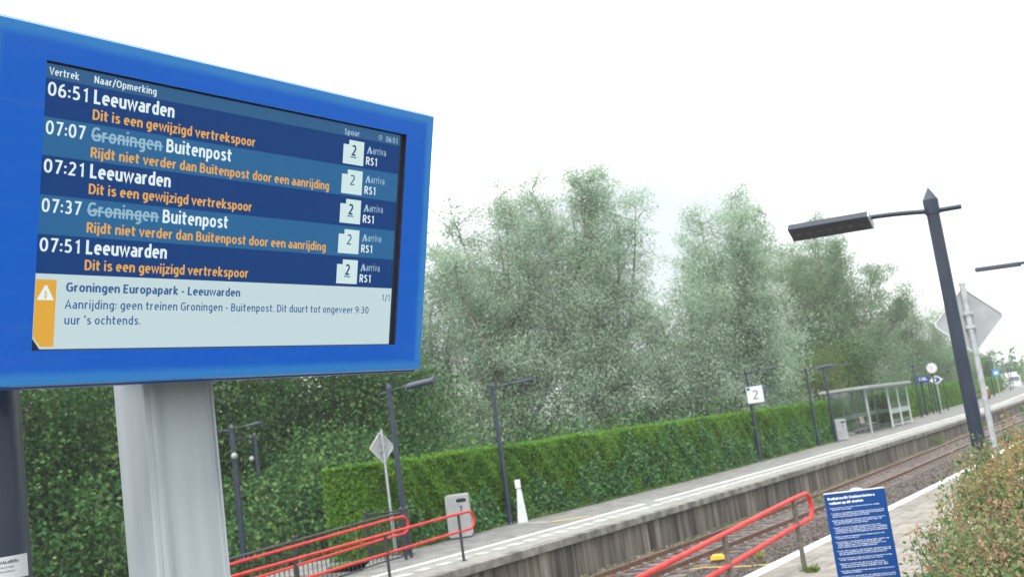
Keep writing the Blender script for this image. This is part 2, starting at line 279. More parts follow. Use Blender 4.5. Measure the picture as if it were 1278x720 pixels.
# ---------------------------------------------------------------- the line of the track and platforms
KE = [(-40, -14.4), (0, -13.3), (14, -12.6), (17, -12.42), (20, -12.25), (25, -12.0), (32, -11.7), (40, -11.4), (55, -11.05), (75, -10.8), (100, -10.9), (125, -11.9), (147, -13.6), (170, -15.9), (200, -19.5), (300, -38), (420, -70)]
_ks, _ke = np.array(KE).T
_kk = np.linspace(-40, 420, 1841); _ee = np.interp(_kk, _ks, _ke); _ee = np.convolve(np.pad(_ee, 12, 'edge'), np.ones(25)/25, 'valid')
def E_(s): return float(np.interp(s, _kk, _ee))
def NE(s): return float(np.interp(s, [-40, 14, 30, 60, 100, 147, 200, 300, 420], [-7.4, -5.56, -5.0, -4.4, -4.3, -7, -12.9, -31.4, -63.4]))
def HB(s): return float(np.interp(s, [18, 26, 30, 38, 58, 76, 91, 125, 170, 200], [-17.0, -16.9, -16.45, -16.05, -16.05, -17.0, -17.7, -18.9, -21.5, -25]))
def zt(s): return float(np.interp(s, [30, 60], [0, .13]))
def zp(s): return -max(0, 17-s)*.04         # the ramp at the far platform's near end
def loft(mb, secs, mi=0, closed=False):
    n = len(secs[0]); vs = [v for s_ in secs for v in s_]
    mb.add(vs, [(i*n+k, (i+1)*n+k, (i+1)*n+k+1, i*n+k+1) for i in range(len(secs)-1) for k in range(n-1)], mi)
SS = list(np.arange(-40, 60, 2.0))+list(np.arange(60, 200, 5.0))+list(np.arange(200, 421, 20.0))

g = MB(); g.add([(-900, -900, -1.1), (900, -900, -1.1), (900, 1800, -1.1), (-900, 1800, -1.1)], [(0, 1, 2, 3)]); struct(part('ground', g, m_grass))
g = MB(); loft(g, [[(E_(s)+.1, s, -.96+zt(s)), (E_(s)+2.0, s, -.93+zt(s)), (E_(s)+4, s, -.95+zt(s)), (NE(s)+.1, s, -.90+zt(s))] for s in SS]); bal = struct(part('ballast', g, m_ballast))
# loose stones on the bed
pr = []
for s0, s1, n, sz in ((14, 30, 12000, .062), (30, 50, 7000, .075), (50, 80, 3500, .11)):
    s = rng.uniform(s0, s1, n); u = rng.uniform(0, 1, n)
    e0 = np.array([E_(v) for v in s])+.15; e1 = np.array([NE(v) for v in s])-.05; z = np.array([zt(v) for v in s])
    pr.append(np.stack([e0+(e1-e0)*u, s, -.935+z+rng.uniform(-.01, .02, n), sz*rng.uniform(.45, 1.25, n)], 1))
pr = np.concatenate(pr); n = len(pr)
oc = np.array([(1, 0, 0), (-1, 0, 0), (0, 1, 0), (0, -1, 0), (0, 0, 1), (0, 0, -1)], float); of = np.array([(0, 2, 4), (2, 1, 4), (1, 3, 4), (3, 0, 4), (2, 0, 5), (1, 2, 5), (3, 1, 5), (0, 3, 5)])
v = oc[None]*rng.uniform(.55, 1.1, (n, 6, 1)); a = rng.uniform(0, 6.28, n); ca, sa = np.cos(a), np.sin(a); b = rng.uniform(-.7, .7, n); cb, sb = np.cos(b), np.sin(b)
x, y, z = v[..., 0], v[..., 1], v[..., 2]*.75; y, z = y*cb[:, None]-z*sb[:, None], y*sb[:, None]+z*cb[:, None]; x, y = x*ca[:, None]-y*sa[:, None], x*sa[:, None]+y*ca[:, None]
v = np.stack([x, y, z], -1)*pr[:, 3][:, None, None]*.5+pr[:, None, :3]
me = bpy.data.meshes.new('ballast_stones'); me.vertices.add(n*6); me.vertices.foreach_set('co', v.ravel()); fi = (of[None]+np.arange(n)[:, None, None]*6).reshape(-1).astype(np.int32)
me.loops.add(len(fi)); me.loops.foreach_set('vertex_index', fi); me.polygons.add(n*8); me.polygons.foreach_set('loop_start', np.arange(0, n*24, 3, dtype=np.int32)); me.polygons.foreach_set('loop_total', np.full(n*8, 3, dtype=np.int32)); me.update(calc_edges=True)
m_st2 = leafmat('ballast_stone_mix', [(.045, .036, .032), (.08, .064, .057), (.12, .098, .088), (.21, .18, .165)], 0, rough=.9, nscale=1.1); me.materials.append(m_st2)
tag(link('ballast_stones', me, bal), kind='stuff')

# track
tr = thing('railway_track', 'rusty single railway track on sleepers beside the far platform wall', 'railway track', (E_(20)+1.6, 20, -.95))
o0 = Vector(tr.location)
prof = [(-.07, -.16), (.07, -.16), (.07, -.145), (.012, -.13), (.012, -.045), (.036, -.035), (.036, 0), (-.036, 0), (-.036, -.035), (-.012, -.045), (-.012, -.13), (-.07, -.145)]
for off in (.93, 2.365):
    mb = MB(); secs = [[(E_(s)+off+px-o0.x, s-o0.y, -.76+zt(s)+pz-o0.z) for px, pz in prof+prof[:1]] for s in SS if s > 0]
    loft(mb, secs); nf = len(prof)
    for i in range(len(mb.f)):
        if i % nf == 6: mb.m[i] = 1
    part('rail', mb, [m_rail, m_railtop], tr)
mb = MB(); mb.prism([(-1.28, -.12), (1.28, -.12), (1.24, 0), (-1.24, 0)], -.13, .13, 0, axis='y')
for c_ in (-.7175, .7175):
    for d_ in (-.115, .115):
        mb.box((c_+d_-.045, -.07, .0), (c_+d_+.045, .07, .045), 1)
slm = mb.mesh('sleeper', [m_sleeper, m_clip]); bev(slm, .012, 1)
s = 14.0
while s < 110:
    o = link('sleeper', slm, tr, (E_(s)+1.6475-o0.x+random.uniform(-.02, .02), s-o0.y, -.905+zt(s)-o0.z)); o.rotation_euler = (0, 0, random.uniform(-.015, .015)); s += .62

# far platform: surface, ramp, coping stones, wall panels
fp = MB(); SF = [s for s in SS if s >= 4]; SF = sorted(SF+[17])
loft(fp, [[(E_(s)-.30, s, zp(s)), (HB(s)+.0 if s > 18 else -15.55, s, zp(s))] for s in SF], 0)
loft(fp, [[(HB(s), s, zp(s)), (HB(s)-2.2, s, zp(s)), (HB(s)-2.2, s, -1.1)] for s in SF if s >= 18], 0)
fp.add([(-15.55, 4, zp(4)), (-15.55, 18, 0), (-15.55, 18, -1.1), (-15.55, 4, -1.1)], [(0, 1, 2, 3)]); fp.add([(-15.55, 18, 0), (HB(18)-2.2, 18, 0), (HB(18)-2.2, 18, -1.1), (-15.55, 18, -1.1)], [(0, 1, 2, 3)])
far = struct(part('far_platform', fp, [m_asph]))
mb = MB(); loft(mb, [[(E_(s)-1.82, s, zp(s)+.004), (E_(s)-.30, s, zp(s)+.004)] for s in SF][::-1]); part('edge_strip', mb, m_strip, far)
for a_, b_ in ((4, 28.6), (29.3, 420)):
    mb = MB(); q = sorted([a_, b_]+[s for s in SF if a_ < s < b_]); loft(mb, [[(E_(s)-1.96, s, zp(s)+.009), (E_(s)-1.80, s, zp(s)+.009)] for s in q][::-1]); part('white_line', mb, m_white, far)
mb = MB(); q = [(-16.6, 26.0), (-15.3, 25.5), (-15.2, 25.62), (-16.5, 26.14)]; mb.add([(x, y, .006) for x, y in q], [(0, 1, 2, 3)]); part('cross_line', mb, m_worn, far)
mb = MB(); q = [(-15.25, 25.4), (-14.35, 26.1), (-14.2, 26.4), (-15.15, 25.75)]; mb.add([(x, y, .006) for x, y in q], [(0, 1, 2, 3)]); part('yellow_mark', mb, m_yellow, far)
mb = MB(); mb.box((-.15, -.17, 0), (.15, .17, .012)); wt = mb.mesh('white_tile', m_worn); bev(wt, .004, 1)
s = 16.2
while s < 100:
    link('white_tile', wt, far, (E_(s)-1.07, s, zp(s)+.002)); s += .645
def coping(name, mat_, ef, s0, s1, step, w, dz, h_, parent, zf, out):
    s = s0
    while s < s1:
        L_ = step-.012; xm = ef(s+L_/2); dx = ef(s+L_)-ef(s)
        key = (name, step)
        if key not in TC:
            mb = MB(); mb.box((-w if out > 0 else 0, 0, -h_), (0 if out > 0 else w, L_, .006)); me = mb.mesh(name, mat_); bev(me, .012, 2); TC[key] = me
        o = link(name, TC[key], parent, (ef(s), s, zf(s)+dz)); o.rotation_euler = (math.atan2(zf(s+L_)-zf(s), L_), 0, -math.atan2(dx, L_)); s += step
coping('coping_stone', m_coping, E_, 5, 79, 2.0, .30, 0, .17, far, zp, 1)
coping('coping_slab', m_coping, E_, 79, 220, 4.0, .30, 0, .17, far, zp, 1)
s = 8.0; k = 0
while s < 96:
    w_ = random.choice((.36, .42, .5, .5, .6))
    key = ('wp', w_)
    if key not in TC: mb = MB(); mb.box((-.12, 0, -.90), (0, w_-.014, 0)); TC[key] = mb.mesh('wall_panel', m_wall); bev(TC[key], .01, 1)
    dx = E_(s+w_)-E_(s); o = link('wall_panel', TC[key], far, (E_(s)-.09+random.uniform(-.008, .008), s, -.17+zp(s)+0)); o.rotation_euler = (0, 0, -math.atan2(dx, w_)); s += w_
mb = MB(); loft(mb, [[(E_(s)-.13, s, zp(s)-.05), (E_(s)-.13, s, -1.1)] for s in SF]); part('wall_core', mb, m_wall, far)
mb = MB(); loft(mb, [[(E_(s)-.09, s, -.15), (E_(s)-.09, s, -1.1)] for s in [96]+[s for s in SS if s > 96]]); part('wall_face', mb, m_wall, far)

# near platform
nf = MB(); NS = [s for s in SS if s <= 200]
loft(nf, [[(NE(s), s, -1.1), (NE(s), s, -.15)] for s in NS], 0)
loft(nf, [[(NE(s)+.2, s, -.012), (7, s, -.012), (7, s, -1.1)] for s in NS], 0)
near = struct(part('near_platform', nf, [mat('sanded_joints', (.13, .12, .10), .95, col2=(.20, .185, .15), scale=8)]))
coping('edge_stone', mat('white_edge_stone', (.70, .70, .68), .8, col2=(.82, .82, .80), scale=7, detail=7, obrand=.05), NE, 6, 48, 1.0, .2, 0, .15, near, lambda s: 0, -1)
coping('edge_slab', m_worn, NE, 48, 140, 4.0, .2, 0, .15, near, lambda s: 0, -1)
T = .40; mb = MB(); mb.box((-T/2+.005, -T/2+.005, -.03), (T/2-.005, T/2-.005, 0)); pv = mb.mesh('paver', m_paver); bev(pv, .006, 1)
cells = []
for j in range(60):
    s = 10.0+j*T
    for i in range(40):
        x = NE(s)+.2+T/2+.005+i*T
        if x > 4: break
        cells.append((x, s, abs(x+4)*1.5+abs(s-16)))
cells.sort(key=lambda c: c[2])
for x, s, _ in cells[:295]:
    o = link('paver', pv, near, (x, s, random.uniform(-.003, .003))); o.rotation_euler = (random.uniform(-.004, .004), random.uniform(-.004, .004), -.035+random.uniform(-.004, .004))
mb = MB()
for x, s, _ in cells[295:]: mb.box((x-T/2+.006, s-T/2+.006, -.03), (x+T/2-.006, s+T/2-.006, random.uniform(-.003, .003)))
for j in range(40):                    # around the camera, out of frame
    for i in range(20): mb.box((-4.9+i*T+.006, 9.78-j*T-T+.006, -.03), (-4.9+i*T+T-.006, 9.78-j*T-.006, random.uniform(-.003, .003)))
tag(part('outer_pavers', mb, m_paver, near), kind='stuff')

# ---------------------------------------------------------------- station lamps
def lamp(name, label, loc, rz, H=4.12, arm=1.38, wide=False, double=False, r0=.075, stub=.30, group='dark lamp posts along the platforms'):
    """arm points along local +X"""
    t = thing(name, label, 'lamp post', loc, rz, group)
    mb = MB(); mb.tube([(0, 0, 0), (0, 0, H-.26)], [r0, r0*.82], 8, 0, smooth=False, rot=PI/8); mb.tube([(0, 0, 0), (0, 0, .02)], .16, 12); 
    for k in range(4): mb.tube([(.12*math.cos(k*PI/2+.8), .12*math.sin(k*PI/2+.8), .02), (.12*math.cos(k*PI/2+.8), .12*math.sin(k*PI/2+.8), .05)], .018, 6, 1)
    part('pole', mb, [m_dark, m_galv], t)
    mb = MB(); mb.tube([(0, 0, H-.26), (0, 0, H-.12), (0, 0, H)], [r0*.95, r0*1.0, .005], 8, 0, smooth=False, rot=PI/8); part('pointed_cap', mb, m_dark, t)
    for sgn in ((1, -1) if double else (1,)):
        hl = .80 if wide else .66
        za = H-.20
        mb = MB(); n = 8; pts = [(sgn*(-stub if not double else 0), 0, za-.045)] if not double else []
        pts += [(sgn*x, 0, za+.10*x/arm-.10*(x/arm-.40)**2*2) for x in np.linspace(0, arm-hl+.04, n)]
        mb.tube(pts, [.024]*len(pts), 8)
        part('arm', mb, m_dark, t)
        M = Matrix.Translation((sgn*(arm-hl), 0, za+.10*(arm-hl)/arm-.012)) @ Matrix.Rotation(-R(3)*sgn, 4, 'Y') @ (Matrix.Rotation(R(31), 4, 'X') if wide else Matrix.Identity(4))
        a, b = (.105, .05) if wide else (.085, .035)
        mb = MB(); xs = (0, hl*sgn); mb.prism([(-a, -b), (a, -b), (a*.92, b*.4), (a*.5, b), (-a*.5, b), (-a*.92, b*.4)], min(xs), max(xs), 0, M=M, axis='x')
        h = part('lamp_head', mb, m_dark, t, bevel=.006)
        for k in range(7): mb = MB(); mb.disc(M @ Matrix.Translation((sgn*hl*(k+.8)/7.6, 0, -b-.003)) @ Matrix.Rotation(PI, 4, 'X'), .028, 10); part('lens', mb, m_lens, h)
        mb = MB(); mb.box((-.012*sgn if sgn > 0 else 0, -a*1.03, -b*1.05), (0 if sgn > 0 else .012, a*1.03, b*.5), 0, M=M); part('end_cap', mb, m_galv if wide else m_dark, h)
    return t
lamp('street_lamp', 'nearest dark lamp post, pointed cap, rising out of the shrub', (-1.632, 10.68, 0), PI, wide=True, r0=.074, stub=.26)
lamp('street_lamp', 'dark lamp head reaching into the frame above the diamond sign', (-.98, 18.5, 0), PI, stub=.3)
FL = [((-16.05, 20.3), 0, dict(wide=True), 'dark lamp post between the litter bin and the small diamond sign'),
      ((-16.75, 26.0), 0, {}, 'dark lamp post at the hedge beside the white tapered post'),
      ((-15.95, 45.6), 0, {}, 'dark lamp post carrying the white platform number sign'),
      ((-15.9, 54.6), 0, dict(wide=True), 'dark lamp post against the hedge, last one before the shelter and its bin'),
      ((-15.75, 57.4), 0, {}, 'dark lamp post right beside the litter bin at the shelter'),
      ((-16.5, 84.6), 0, {}, 'dark lamp post just beyond the glass shelter'),
      ((-17.1, 108.8), PI, {}, 'dark lamp post beyond the station clock with its arm towards the clock'),
      ((-17.8, 127.5), 0, {}, 'thin far lamp post seen right beside the near diamond sign pole'),
      ((-18.3, 138), 0, {}, 'thin far lamp post in front of the far hedge'),
      ((-20.4, 172), 0, {}, 'far lamp post beyond the small blue sign'),
      ((-22.4, 192), 0, {}, 'farthest lamp post near the white lorry')]
for (x, y), rz, kw, lab in FL: lamp('street_lamp', lab, (x, y, 0), rz, **kw)
lamp('street_lamp', 'double armed dark lamp post behind the red ramp railing, close to the display column', (-24.74, 23.33, -.05), R(-4), H=4.1, double=True, r0=.10)
lamp('street_lamp', 'plain dark lamp post behind the double armed one, in front of dark trees', (-30.0, 29.4, -.05), PI, H=4.1, r0=.085)
# small camera balls on the two posts beyond the ramp
for x, y, lab in ((-24.6, 23.2, 'small grey camera dome fixed on the double armed lamp post'), (-30.15, 29.3, 'small grey camera dome fixed on the farther plain lamp post')):
    mb = MB(); mb.lathe([(0, -.11), (.07, -.09), (.10, -.03), (.10, .03), (.05, .09), (0, .10)], 12); mb.tube([(0, 0, .06), (-.08, .06, .10)], .02, 6)
    o = part('camera_dome', mb, m_grey); o.location = (x, y, 3.05); tag(o, lab, 'camera', 'camera domes on lamp posts')

# ---------------------------------------------------------------- departure display on its column
dt = thing('departure_display', 'blue framed station departure screen leaning forward on an aluminium column', 'departure display', (-1.90, 1.63, 0))
base = Vector(dt.location)
TIL = R(14); dv = Vector((.1110, .9938, 0)); nv = Vector((.9938, -.1110, 0)); upv = Vector((0, 0, 1))*math.cos(TIL)+nv*math.sin(TIL)
Mh = Matrix((dv, upv, dv.cross(upv))).transposed().to_4x4(); Mh.translation = Vector((-1.763, 1.776, 2.84))-base
SW, SH = 1.02, .57375
def U(u): return (u-.5)*SW
def V(v): return (.5-v)*SH
XL, XR, YT, YB = U(-.088)-.035, U(1.107), V(-.125), V(1.131)
m_frame = mat('blue_back_print', (.005, .11, .58), .2, coat=.15, spec=.35)
t_ = m_frame.node_tree; b_ = t_.nodes['Principled BSDF']
tcn = t_.nodes.new('ShaderNodeTexCoord'); se = t_.nodes.new('ShaderNodeSeparateXYZ'); t_.links.new(tcn.outputs['Object'], se.inputs[0])
def mth(op, *a):
    n = t_.nodes.new('ShaderNodeMath'); n.operation = op
    for i, q in enumerate(a):
        if isinstance(q, (int, float)): n.inputs[i].default_value = q
        else: t_.links.new(q, n.inputs[i])
    return n.outputs[0]
cx, cy = (XL+XR)/2, (YT+YB)/2
ex = mth('SUBTRACT', (XR-XL)/2, mth('ABSOLUTE', mth('SUBTRACT', se.outputs[0], cx))); ey = mth('SUBTRACT', (YT-YB)/2, mth('ABSOLUTE', mth('SUBTRACT', se.outputs[1], cy)))
nzf = t_.nodes.new('ShaderNodeTexNoise'); nzf.inputs['Scale'].default_value = 9; t_.links.new(tcn.outputs['Object'], nzf.inputs[0])
ed = mth('ADD', mth('MINIMUM', ex, ey), mth('MULTIPLY', mth('SUBTRACT', nzf.outputs[0], .5), .010))
rf = t_.nodes.new('ShaderNodeValToRGB'); rf.color_ramp.elements[0].position = .020; rf.color_ramp.elements[0].color = (.03, .20, .56, 1); rf.color_ramp.elements[1].position = .036; rf.color_ramp.elements[1].color = (.004, .105, .56, 1)
t_.links.new(ed, rf.inputs[0]); mpf = t_.nodes.new('ShaderNodeMapping'); mpf.inputs['Rotation'].default_value = (0, 0, .7); mpf.inputs['Scale'].default_value = (2, 14, 2); t_.links.new(tcn.outputs['Object'], mpf.inputs[0])
nd2 = t_.nodes.new('ShaderNodeTexNoise'); nd2.inputs['Scale'].default_value = 3.2; nd2.inputs['Detail'].default_value = 9; nd2.inputs['Roughness'].default_value = .7; t_.links.new(mpf.outputs[0], nd2.inputs[0])
rd = t_.nodes.new('ShaderNodeValToRGB'); rd.color_ramp.elements[0].position = .50; rd.color_ramp.elements[0].color = (0, 0, 0, 1); rd.color_ramp.elements[1].position = .85; rd.color_ramp.elements[1].color = (.06, .06, .06, 1); t_.links.new(nd2.outputs[0], rd.inputs[0])
mxd = t_.nodes.new('ShaderNodeMix'); mxd.data_type = 'RGBA'; t_.links.new(rd.outputs[0], mxd.inputs['Factor']); t_.links.new(rf.outputs[0], mxd.inputs['A']); mxd.inputs['B'].default_value = (.30, .42, .55, 1)
t_.links.new(mxd.outputs['Result'], b_.inputs['Base Color'])
rr_ = t_.nodes.new('ShaderNodeMapRange'); t_.links.new(nd2.outputs[0], rr_.inputs[0]); rr_.inputs[3].default_value = .16; rr_.inputs[4].default_value = .30; t_.links.new(rr_.outputs[0], b_.inputs['Roughness'])
m_gasket = mat('dark_gasket', (.018, .02, .03), .6)
m_case = mat('blue_case', (.010, .07, .34), .35, col2=(.013, .08, .38), scale=3, coat=.2)
def ring(mb, o, i, z0, z1=None, mi=0):
    (a, b, c, d), (e, f, g_, h) = o, i; z1 = z0 if z1 is None else z1
    vs = [(a, c, z0), (b, c, z0), (b, d, z0), (a, d, z0), (e, g_, z1), (f, g_, z1), (f, h, z1), (e, h, z1)]
    mb.add(vs, [(0, 1, 5, 4), (1, 2, 6, 5), (2, 3, 7, 6), (3, 0, 4, 7)], mi)
mb = MB(); mb.box((XL-.001, YB-.006, -.085), (XR+.001, YT+.004, -.012))
case = part('display_case', mb, m_case, dt, bevel=.012); case.matrix_local = Mh
mb = MB(); mb.box((XL+.006, YB+.001, -.02), (XR-.006, YT-.001, -.006)); q = part('gasket', mb, m_gasket, case)
mb = MB(); o_ = (XL, XR, YB+.002, YT-.002); o2 = (XL+.004, XR-.004, YB+.006, YT-.006); i_ = (U(-.001), U(1.001), V(1.001), V(-.001))
ring(mb, o_, o2, -.004, .004); ring(mb, o2, i_, .004); ring(mb, i_, i_, .004, -.011, 1); mb.add([(XL, YB+.002, -.006), (XR, YB+.002, -.006), (XR, YT-.002, -.006), (XL, YT-.002, -.006)], [(3, 2, 1, 0)], 1); ring(mb, o_, o_, -.006, -.004)
fr = part('glass_frame', mb, [m_frame, m_gasket], dt); fr.matrix_local = Mh
# the lit panel
def quad(name, u0, v0, u1, v1, z, m, parent, pts=None):
    mb = MB(); p = pts or [(u0, v1), (u1, v1), (u1, v0), (u0, v0)]; mb.add([(U(a), V(b), z) for a, b in p], [tuple(range(len(p)))]); return part(name, mb, m, parent)
scr = quad('screen', -.001, -.001, 1.001, 1.001, -.0055, mat('screen_edge', (.018, .024, .05), .3), dt); scr.matrix_local = Mh
EH, ED, EL2, EP = emit('screen_header', srgb('315F8A'), EX), emit('screen_row_dark', srgb('123E7A'), EX), emit('screen_row_light', srgb('2A6696'), EX), emit('screen_notice', srgb('C3D8DC'), EX)
EW, EO, EG, EN, EY, EQ, EA = emit('screen_white', srgb('E2F2F2'), EX), emit('screen_orange', srgb('E2AA50'), EX), emit('screen_struck', srgb('93B9CC'), EX), emit('screen_navy', srgb('356095'), EX), emit('screen_yellow', srgb('DFA940'), EX), emit('screen_square', srgb('CFE6E6'), EX), emit('screen_faint', srgb('A9C7D6'), EX)
UR = .985
quad('header_row', 0, .006, UR, .056, -.0050, EH, scr)
vb = [.056, .190, .323, .460, .597, .734]
for i in range(5): quad('train_row', 0, vb[i], UR, vb[i+1], -.0050, ED if i % 2 == 0 else EL2, scr)
quad('notice_panel', 0, 0, 0, 0, -.0050, EP, scr, [(0, .952), (.019, .998), (UR, .998), (UR, .734), (0, .734)])
quad('warning_bar', 0, 0, 0, 0, -.0046, EY, scr, [(.004, .955), (.020, .990), (.047, .990), (.047, .754), (.004, .754)])
Z = -.0042
def tx(s, u0, u1, v, cap, m, bold=.0, z=Z): return text('screen_text', s, U(u0), V(v), (u1-u0)*SW, cap*SH, z, m, scr, bold)
tx('Vertrek', .009, .071, .044, .026, EW, .004); tx('Naar/Opmerking', .104, .247, .043, .026, EW, .004); tx('Spoor', .786, .837, .050, .026, EA, .004); tx('06:51', .933, .975, .048, .026, EA, .004)
mb = MB(); 
for k in range(20):
    a0, a1 = 2*PI*k/20, 2*PI*(k+1)/20; r0_, r1_ = .0068, .0054; cxx, cyy = U(.912), V(.034)
    mb.add([(cxx+r0_*math.cos(a0), cyy+r0_*math.sin(a0), Z), (cxx+r0_*math.cos(a1), cyy+r0_*math.sin(a1), Z), (cxx+r1_*math.cos(a1), cyy+r1_*math.sin(a1), Z), (cxx+r1_*math.cos(a0), cyy+r1_*math.sin(a0), Z)], [(0, 1, 2, 3)])
mb.add([(cxx-.0006, cyy, Z), (cxx+.0006, cyy, Z), (cxx+.0006, cyy+.0045, Z), (cxx-.0006, cyy+.0045, Z)], [(0, 1, 2, 3)]); mb.add([(cxx, cyy-.0006, Z), (cxx+.004, cyy-.0006, Z), (cxx+.004, cyy+.0006, Z), (cxx, cyy+.0006, Z)], [(0, 1, 2, 3)])
part('clock_icon', mb, EA, scr)
rows = [('06:51', None, 'Leeuwarden', 0), ('07:07', 'Groningen', 'Buitenpost', 1), ('07:21', None, 'Leeuwarden', 0), ('07:37', 'Groningen', 'Buitenpost', 1), ('07:51', None, 'Leeuwarden', 0)]
for i, (tm, st_, dst, kd) in enumerate(rows):
    v = vb[i]+.060
    tx(tm, .008, .091, v, .048, EW, .006)
    if st_:
        tx(st_, .104, .265, v, .050, EG, .008, z=-.0043)
        mb = MB(); mb.add([(U(.103), V(v-.015), Z+.0003), (U(.268), V(v-.015), Z+.0003), (U(.268), V(v-.022), Z+.0003), (U(.103), V(v-.022), Z+.0003)], [(0, 1, 2, 3)]); part('strike_line', mb, EG, scr)
        tx(dst, .277, .446, v, .050, EW, .010); tx('Rijdt niet verder dan Buitenpost door een aanrijding', .104, .745, v+.060, .037, EO, .010)
    else: tx(dst, .105, .292, v, .050, EW, .012); tx('Dit is een gewijzigd vertrekspoor', .104, .510, v+.058, .037, EO, .010)
    y0, y1 = vb[i]+.015, vb[i]+.124
    quad('track_square', 0, 0, 0, 0, -.0046, EQ, scr, [(.785, y1), (.856, y1), (.856, y0), (.804, y0), (.804, y0+.022), (.785, y0+.022)])
    tx('2', .812, .829, v+.024, .048, EN if kd else emit('screen_ink', srgb('25446E'), EX), .012 if not kd else .002, z=-.0040)
    if not kd: mb = MB(); mb.add([(U(.810), V(v+.034), -.004), (U(.831), V(v+.034), -.004), (U(.831), V(v+.029), -.004), (U(.810), V(v+.029), -.004)], [(0, 1, 2, 3)]); part('underline', mb, EN, scr)
    # operator mark: peaked figure and lower-case name
    mb = MB(); bu, bv = .8665, v+.004
    mb.add([(U(bu+a), V(bv-b), Z) for a, b in ((0, 0), (.0045, 0), (.0085, .021), (.0125, 0), (.018, .006), (.0115, .034), (.0075, .034))], [(0, 1, 2, 5, 6), (2, 3, 4, 5)])
    part('operator_mark', mb, EA, scr); tx('arriva', .8865, .935, v+.001, .034, EA, -.003)
    tx('RS1', .865, .904, v+.054, .036, EW, .008)
tx('Groningen Europapark - Leeuwarden', .067, .491, .794, .032, EN, .014); tx('1/1', .950, .978, .794, .030, EN, .004)
tx('Aanrijding: geen treinen Groningen - Buitenpost. Dit duurt tot ongeveer 9:30', .066, .903, .855, .032, EN, .004); tx("uur 's ochtends.", .067, .237, .911, .032, EN, .004)
mb = MB(); mb.add([(U(.008), V(.826), -.0043), (U(.043), V(.826), -.0043), (U(.0275), V(.774), -.0043), (U(.0235), V(.774), -.0043)], [(0, 1, 2, 3)]); part('warning_triangle', mb, EW, scr); text('screen_text', '!', U(.0232), V(.820), .0045, .034*SH, -.0040, EO, scr, .02)
# column: an extruded aluminium profile with a hollowed front
cm = Matrix((nv, dv, Vector((0, 0, 1)))).transposed()     # local x = facing direction, y = along the track
nc = Vector((-1.983, 1.612, 0))                             # the corner nearest the camera
pf = [(-.112, 0), (-.112, .184), (0, .184), (0, .179), (-.008, .178), (-.012, .174)]
pf += [(-.013, y) for y in (.15, .11, .085)]+[(-.012, .066), (-.0095, .054), (-.006, .045), (-.002, .038), (.0, .031), (.001, .026), (.0, .020), (-.002, .0165), (-.002, .0150), (0, .0135), (0, .003), (-.003, 0)]
pts = [(cm @ Vector((a, b, 0)))+nc-base for a, b in pf]
pts = [Vector((p.x, p.y, 0)) for p in [((cm @ Vector((a*1.04, b*1.04, 0)))+nc-base) for a, b in pf]]
mb = MB(); mb.prism([(p.x, p.y) for p in pts], 0, 2.62); 
mb.m = [0]*len(mb.f); part('column', mb, m_alu, dt)
mb = MB(); mb.box((-.14, -.10, -.06), (.14, .10, .06)); br = part('mounting_bracket', mb, m_gasket, case, bevel=.01, loc=(-.12, -.20, -.13))

# dark post at the left edge, with its sticker
pl = thing('dark_post', 'thick dark blue round post at the left edge of the picture with a white sticker', 'post', (-2.22, 1.355, 0))
mb = MB(); mb.tube([(0, 0, 0), (0, 0, 3.0)], [.096, .092], 40); mb.tube([(0, 0, 0), (0, 0, .02)], .15, 20); part('shaft', mb, m_dark, pl)
# ---------------------------------------------------------------- info board
ib = thing('information_board', 'dark blue house rules board with white lettering standing by the shrub', 'sign', (-1.934, 7.244, 0))
bx = Vector((-1.761+2.107, 7.29-7.198, 0)); bw = bx.length+.035; bx.normalize(); bn = Vector((bx.y, -bx.x, 0))
Mb = Matrix((bx, Vector((0, 0, 1)), bn)).transposed().to_4x4(); Mb.translation = (0, 0, 1.63)
mb = MB(); mb.box((-bw/2, -.95, -.03), (bw/2, 0, 0)); pb = part('panel', mb, m_blue, ib, bevel=.004); pb.matrix_local = Mb
mb = MB(); mb.box((-bw/2, .0, -.03), (bw/2, .006, 0.002)); q = part('top_rail', mb, m_signw, ib); q.matrix_local = Mb
mb = MB(); mb.tube([(-.0, .06, 0), (-.0, .06, 1.622)], .04, 14); mb.lathe([(.04, 1.62), (.044, 1.632), (.03, 1.644), (0, 1.648)], 14, c=(0, .06, 0)); part('post', mb, m_signw, ib)
LX = -bw/2+.022
text('board_title', 'ProRail en NS Stations heten u', LX, -.040, bw*.77, .0155, .0015, m_text_white, pb, .02)
text('board_title', 'welkom op dit station', LX+.004, -.070, bw*.56, .0155, .0015, m_text_white, pb, .02)
words = 'Wij zorgen voor een schoon heel en veilig station voor alle reizigers volg altijd de aanwijzingen van ons personeel houd het station schoon en gebruik de afvalbakken het is niet toegestaan te roken buiten de rookzone fietsen en brommers staan in de stalling blijf achter de witte lijn en wacht tot de trein stil staat dank voor uw begrip'.split()
y = -.098; wi = 0
for nl in (2, 3, 3, 4, 2, 4, 3, 2, 3, 2, 3, 2, 2, 2):
    for k in range(nl):
        n = 8 if k < nl-1 else random.choice((3, 6, 7)); ln = ' '.join(words[(wi+j) % len(words)] for j in range(n)); wi += n
        if k == 0: mb = MB(); mb.add([(LX+.006, y+.001, .0015), (LX+.010, y+.001, .0015), (LX+.010, y+.006, .0015), (LX+.006, y+.006, .0015)], [(0, 1, 2, 3)]); part('bullet', mb, m_text_white, pb)
        text('board_text', ln, LX+.014, y, min(bw*.84, bw*.84*len(ln)/44), .0068, .0015, m_text_white, pb, .004)
        y -= .0112
    y -= .0135
    if y < -.93: break

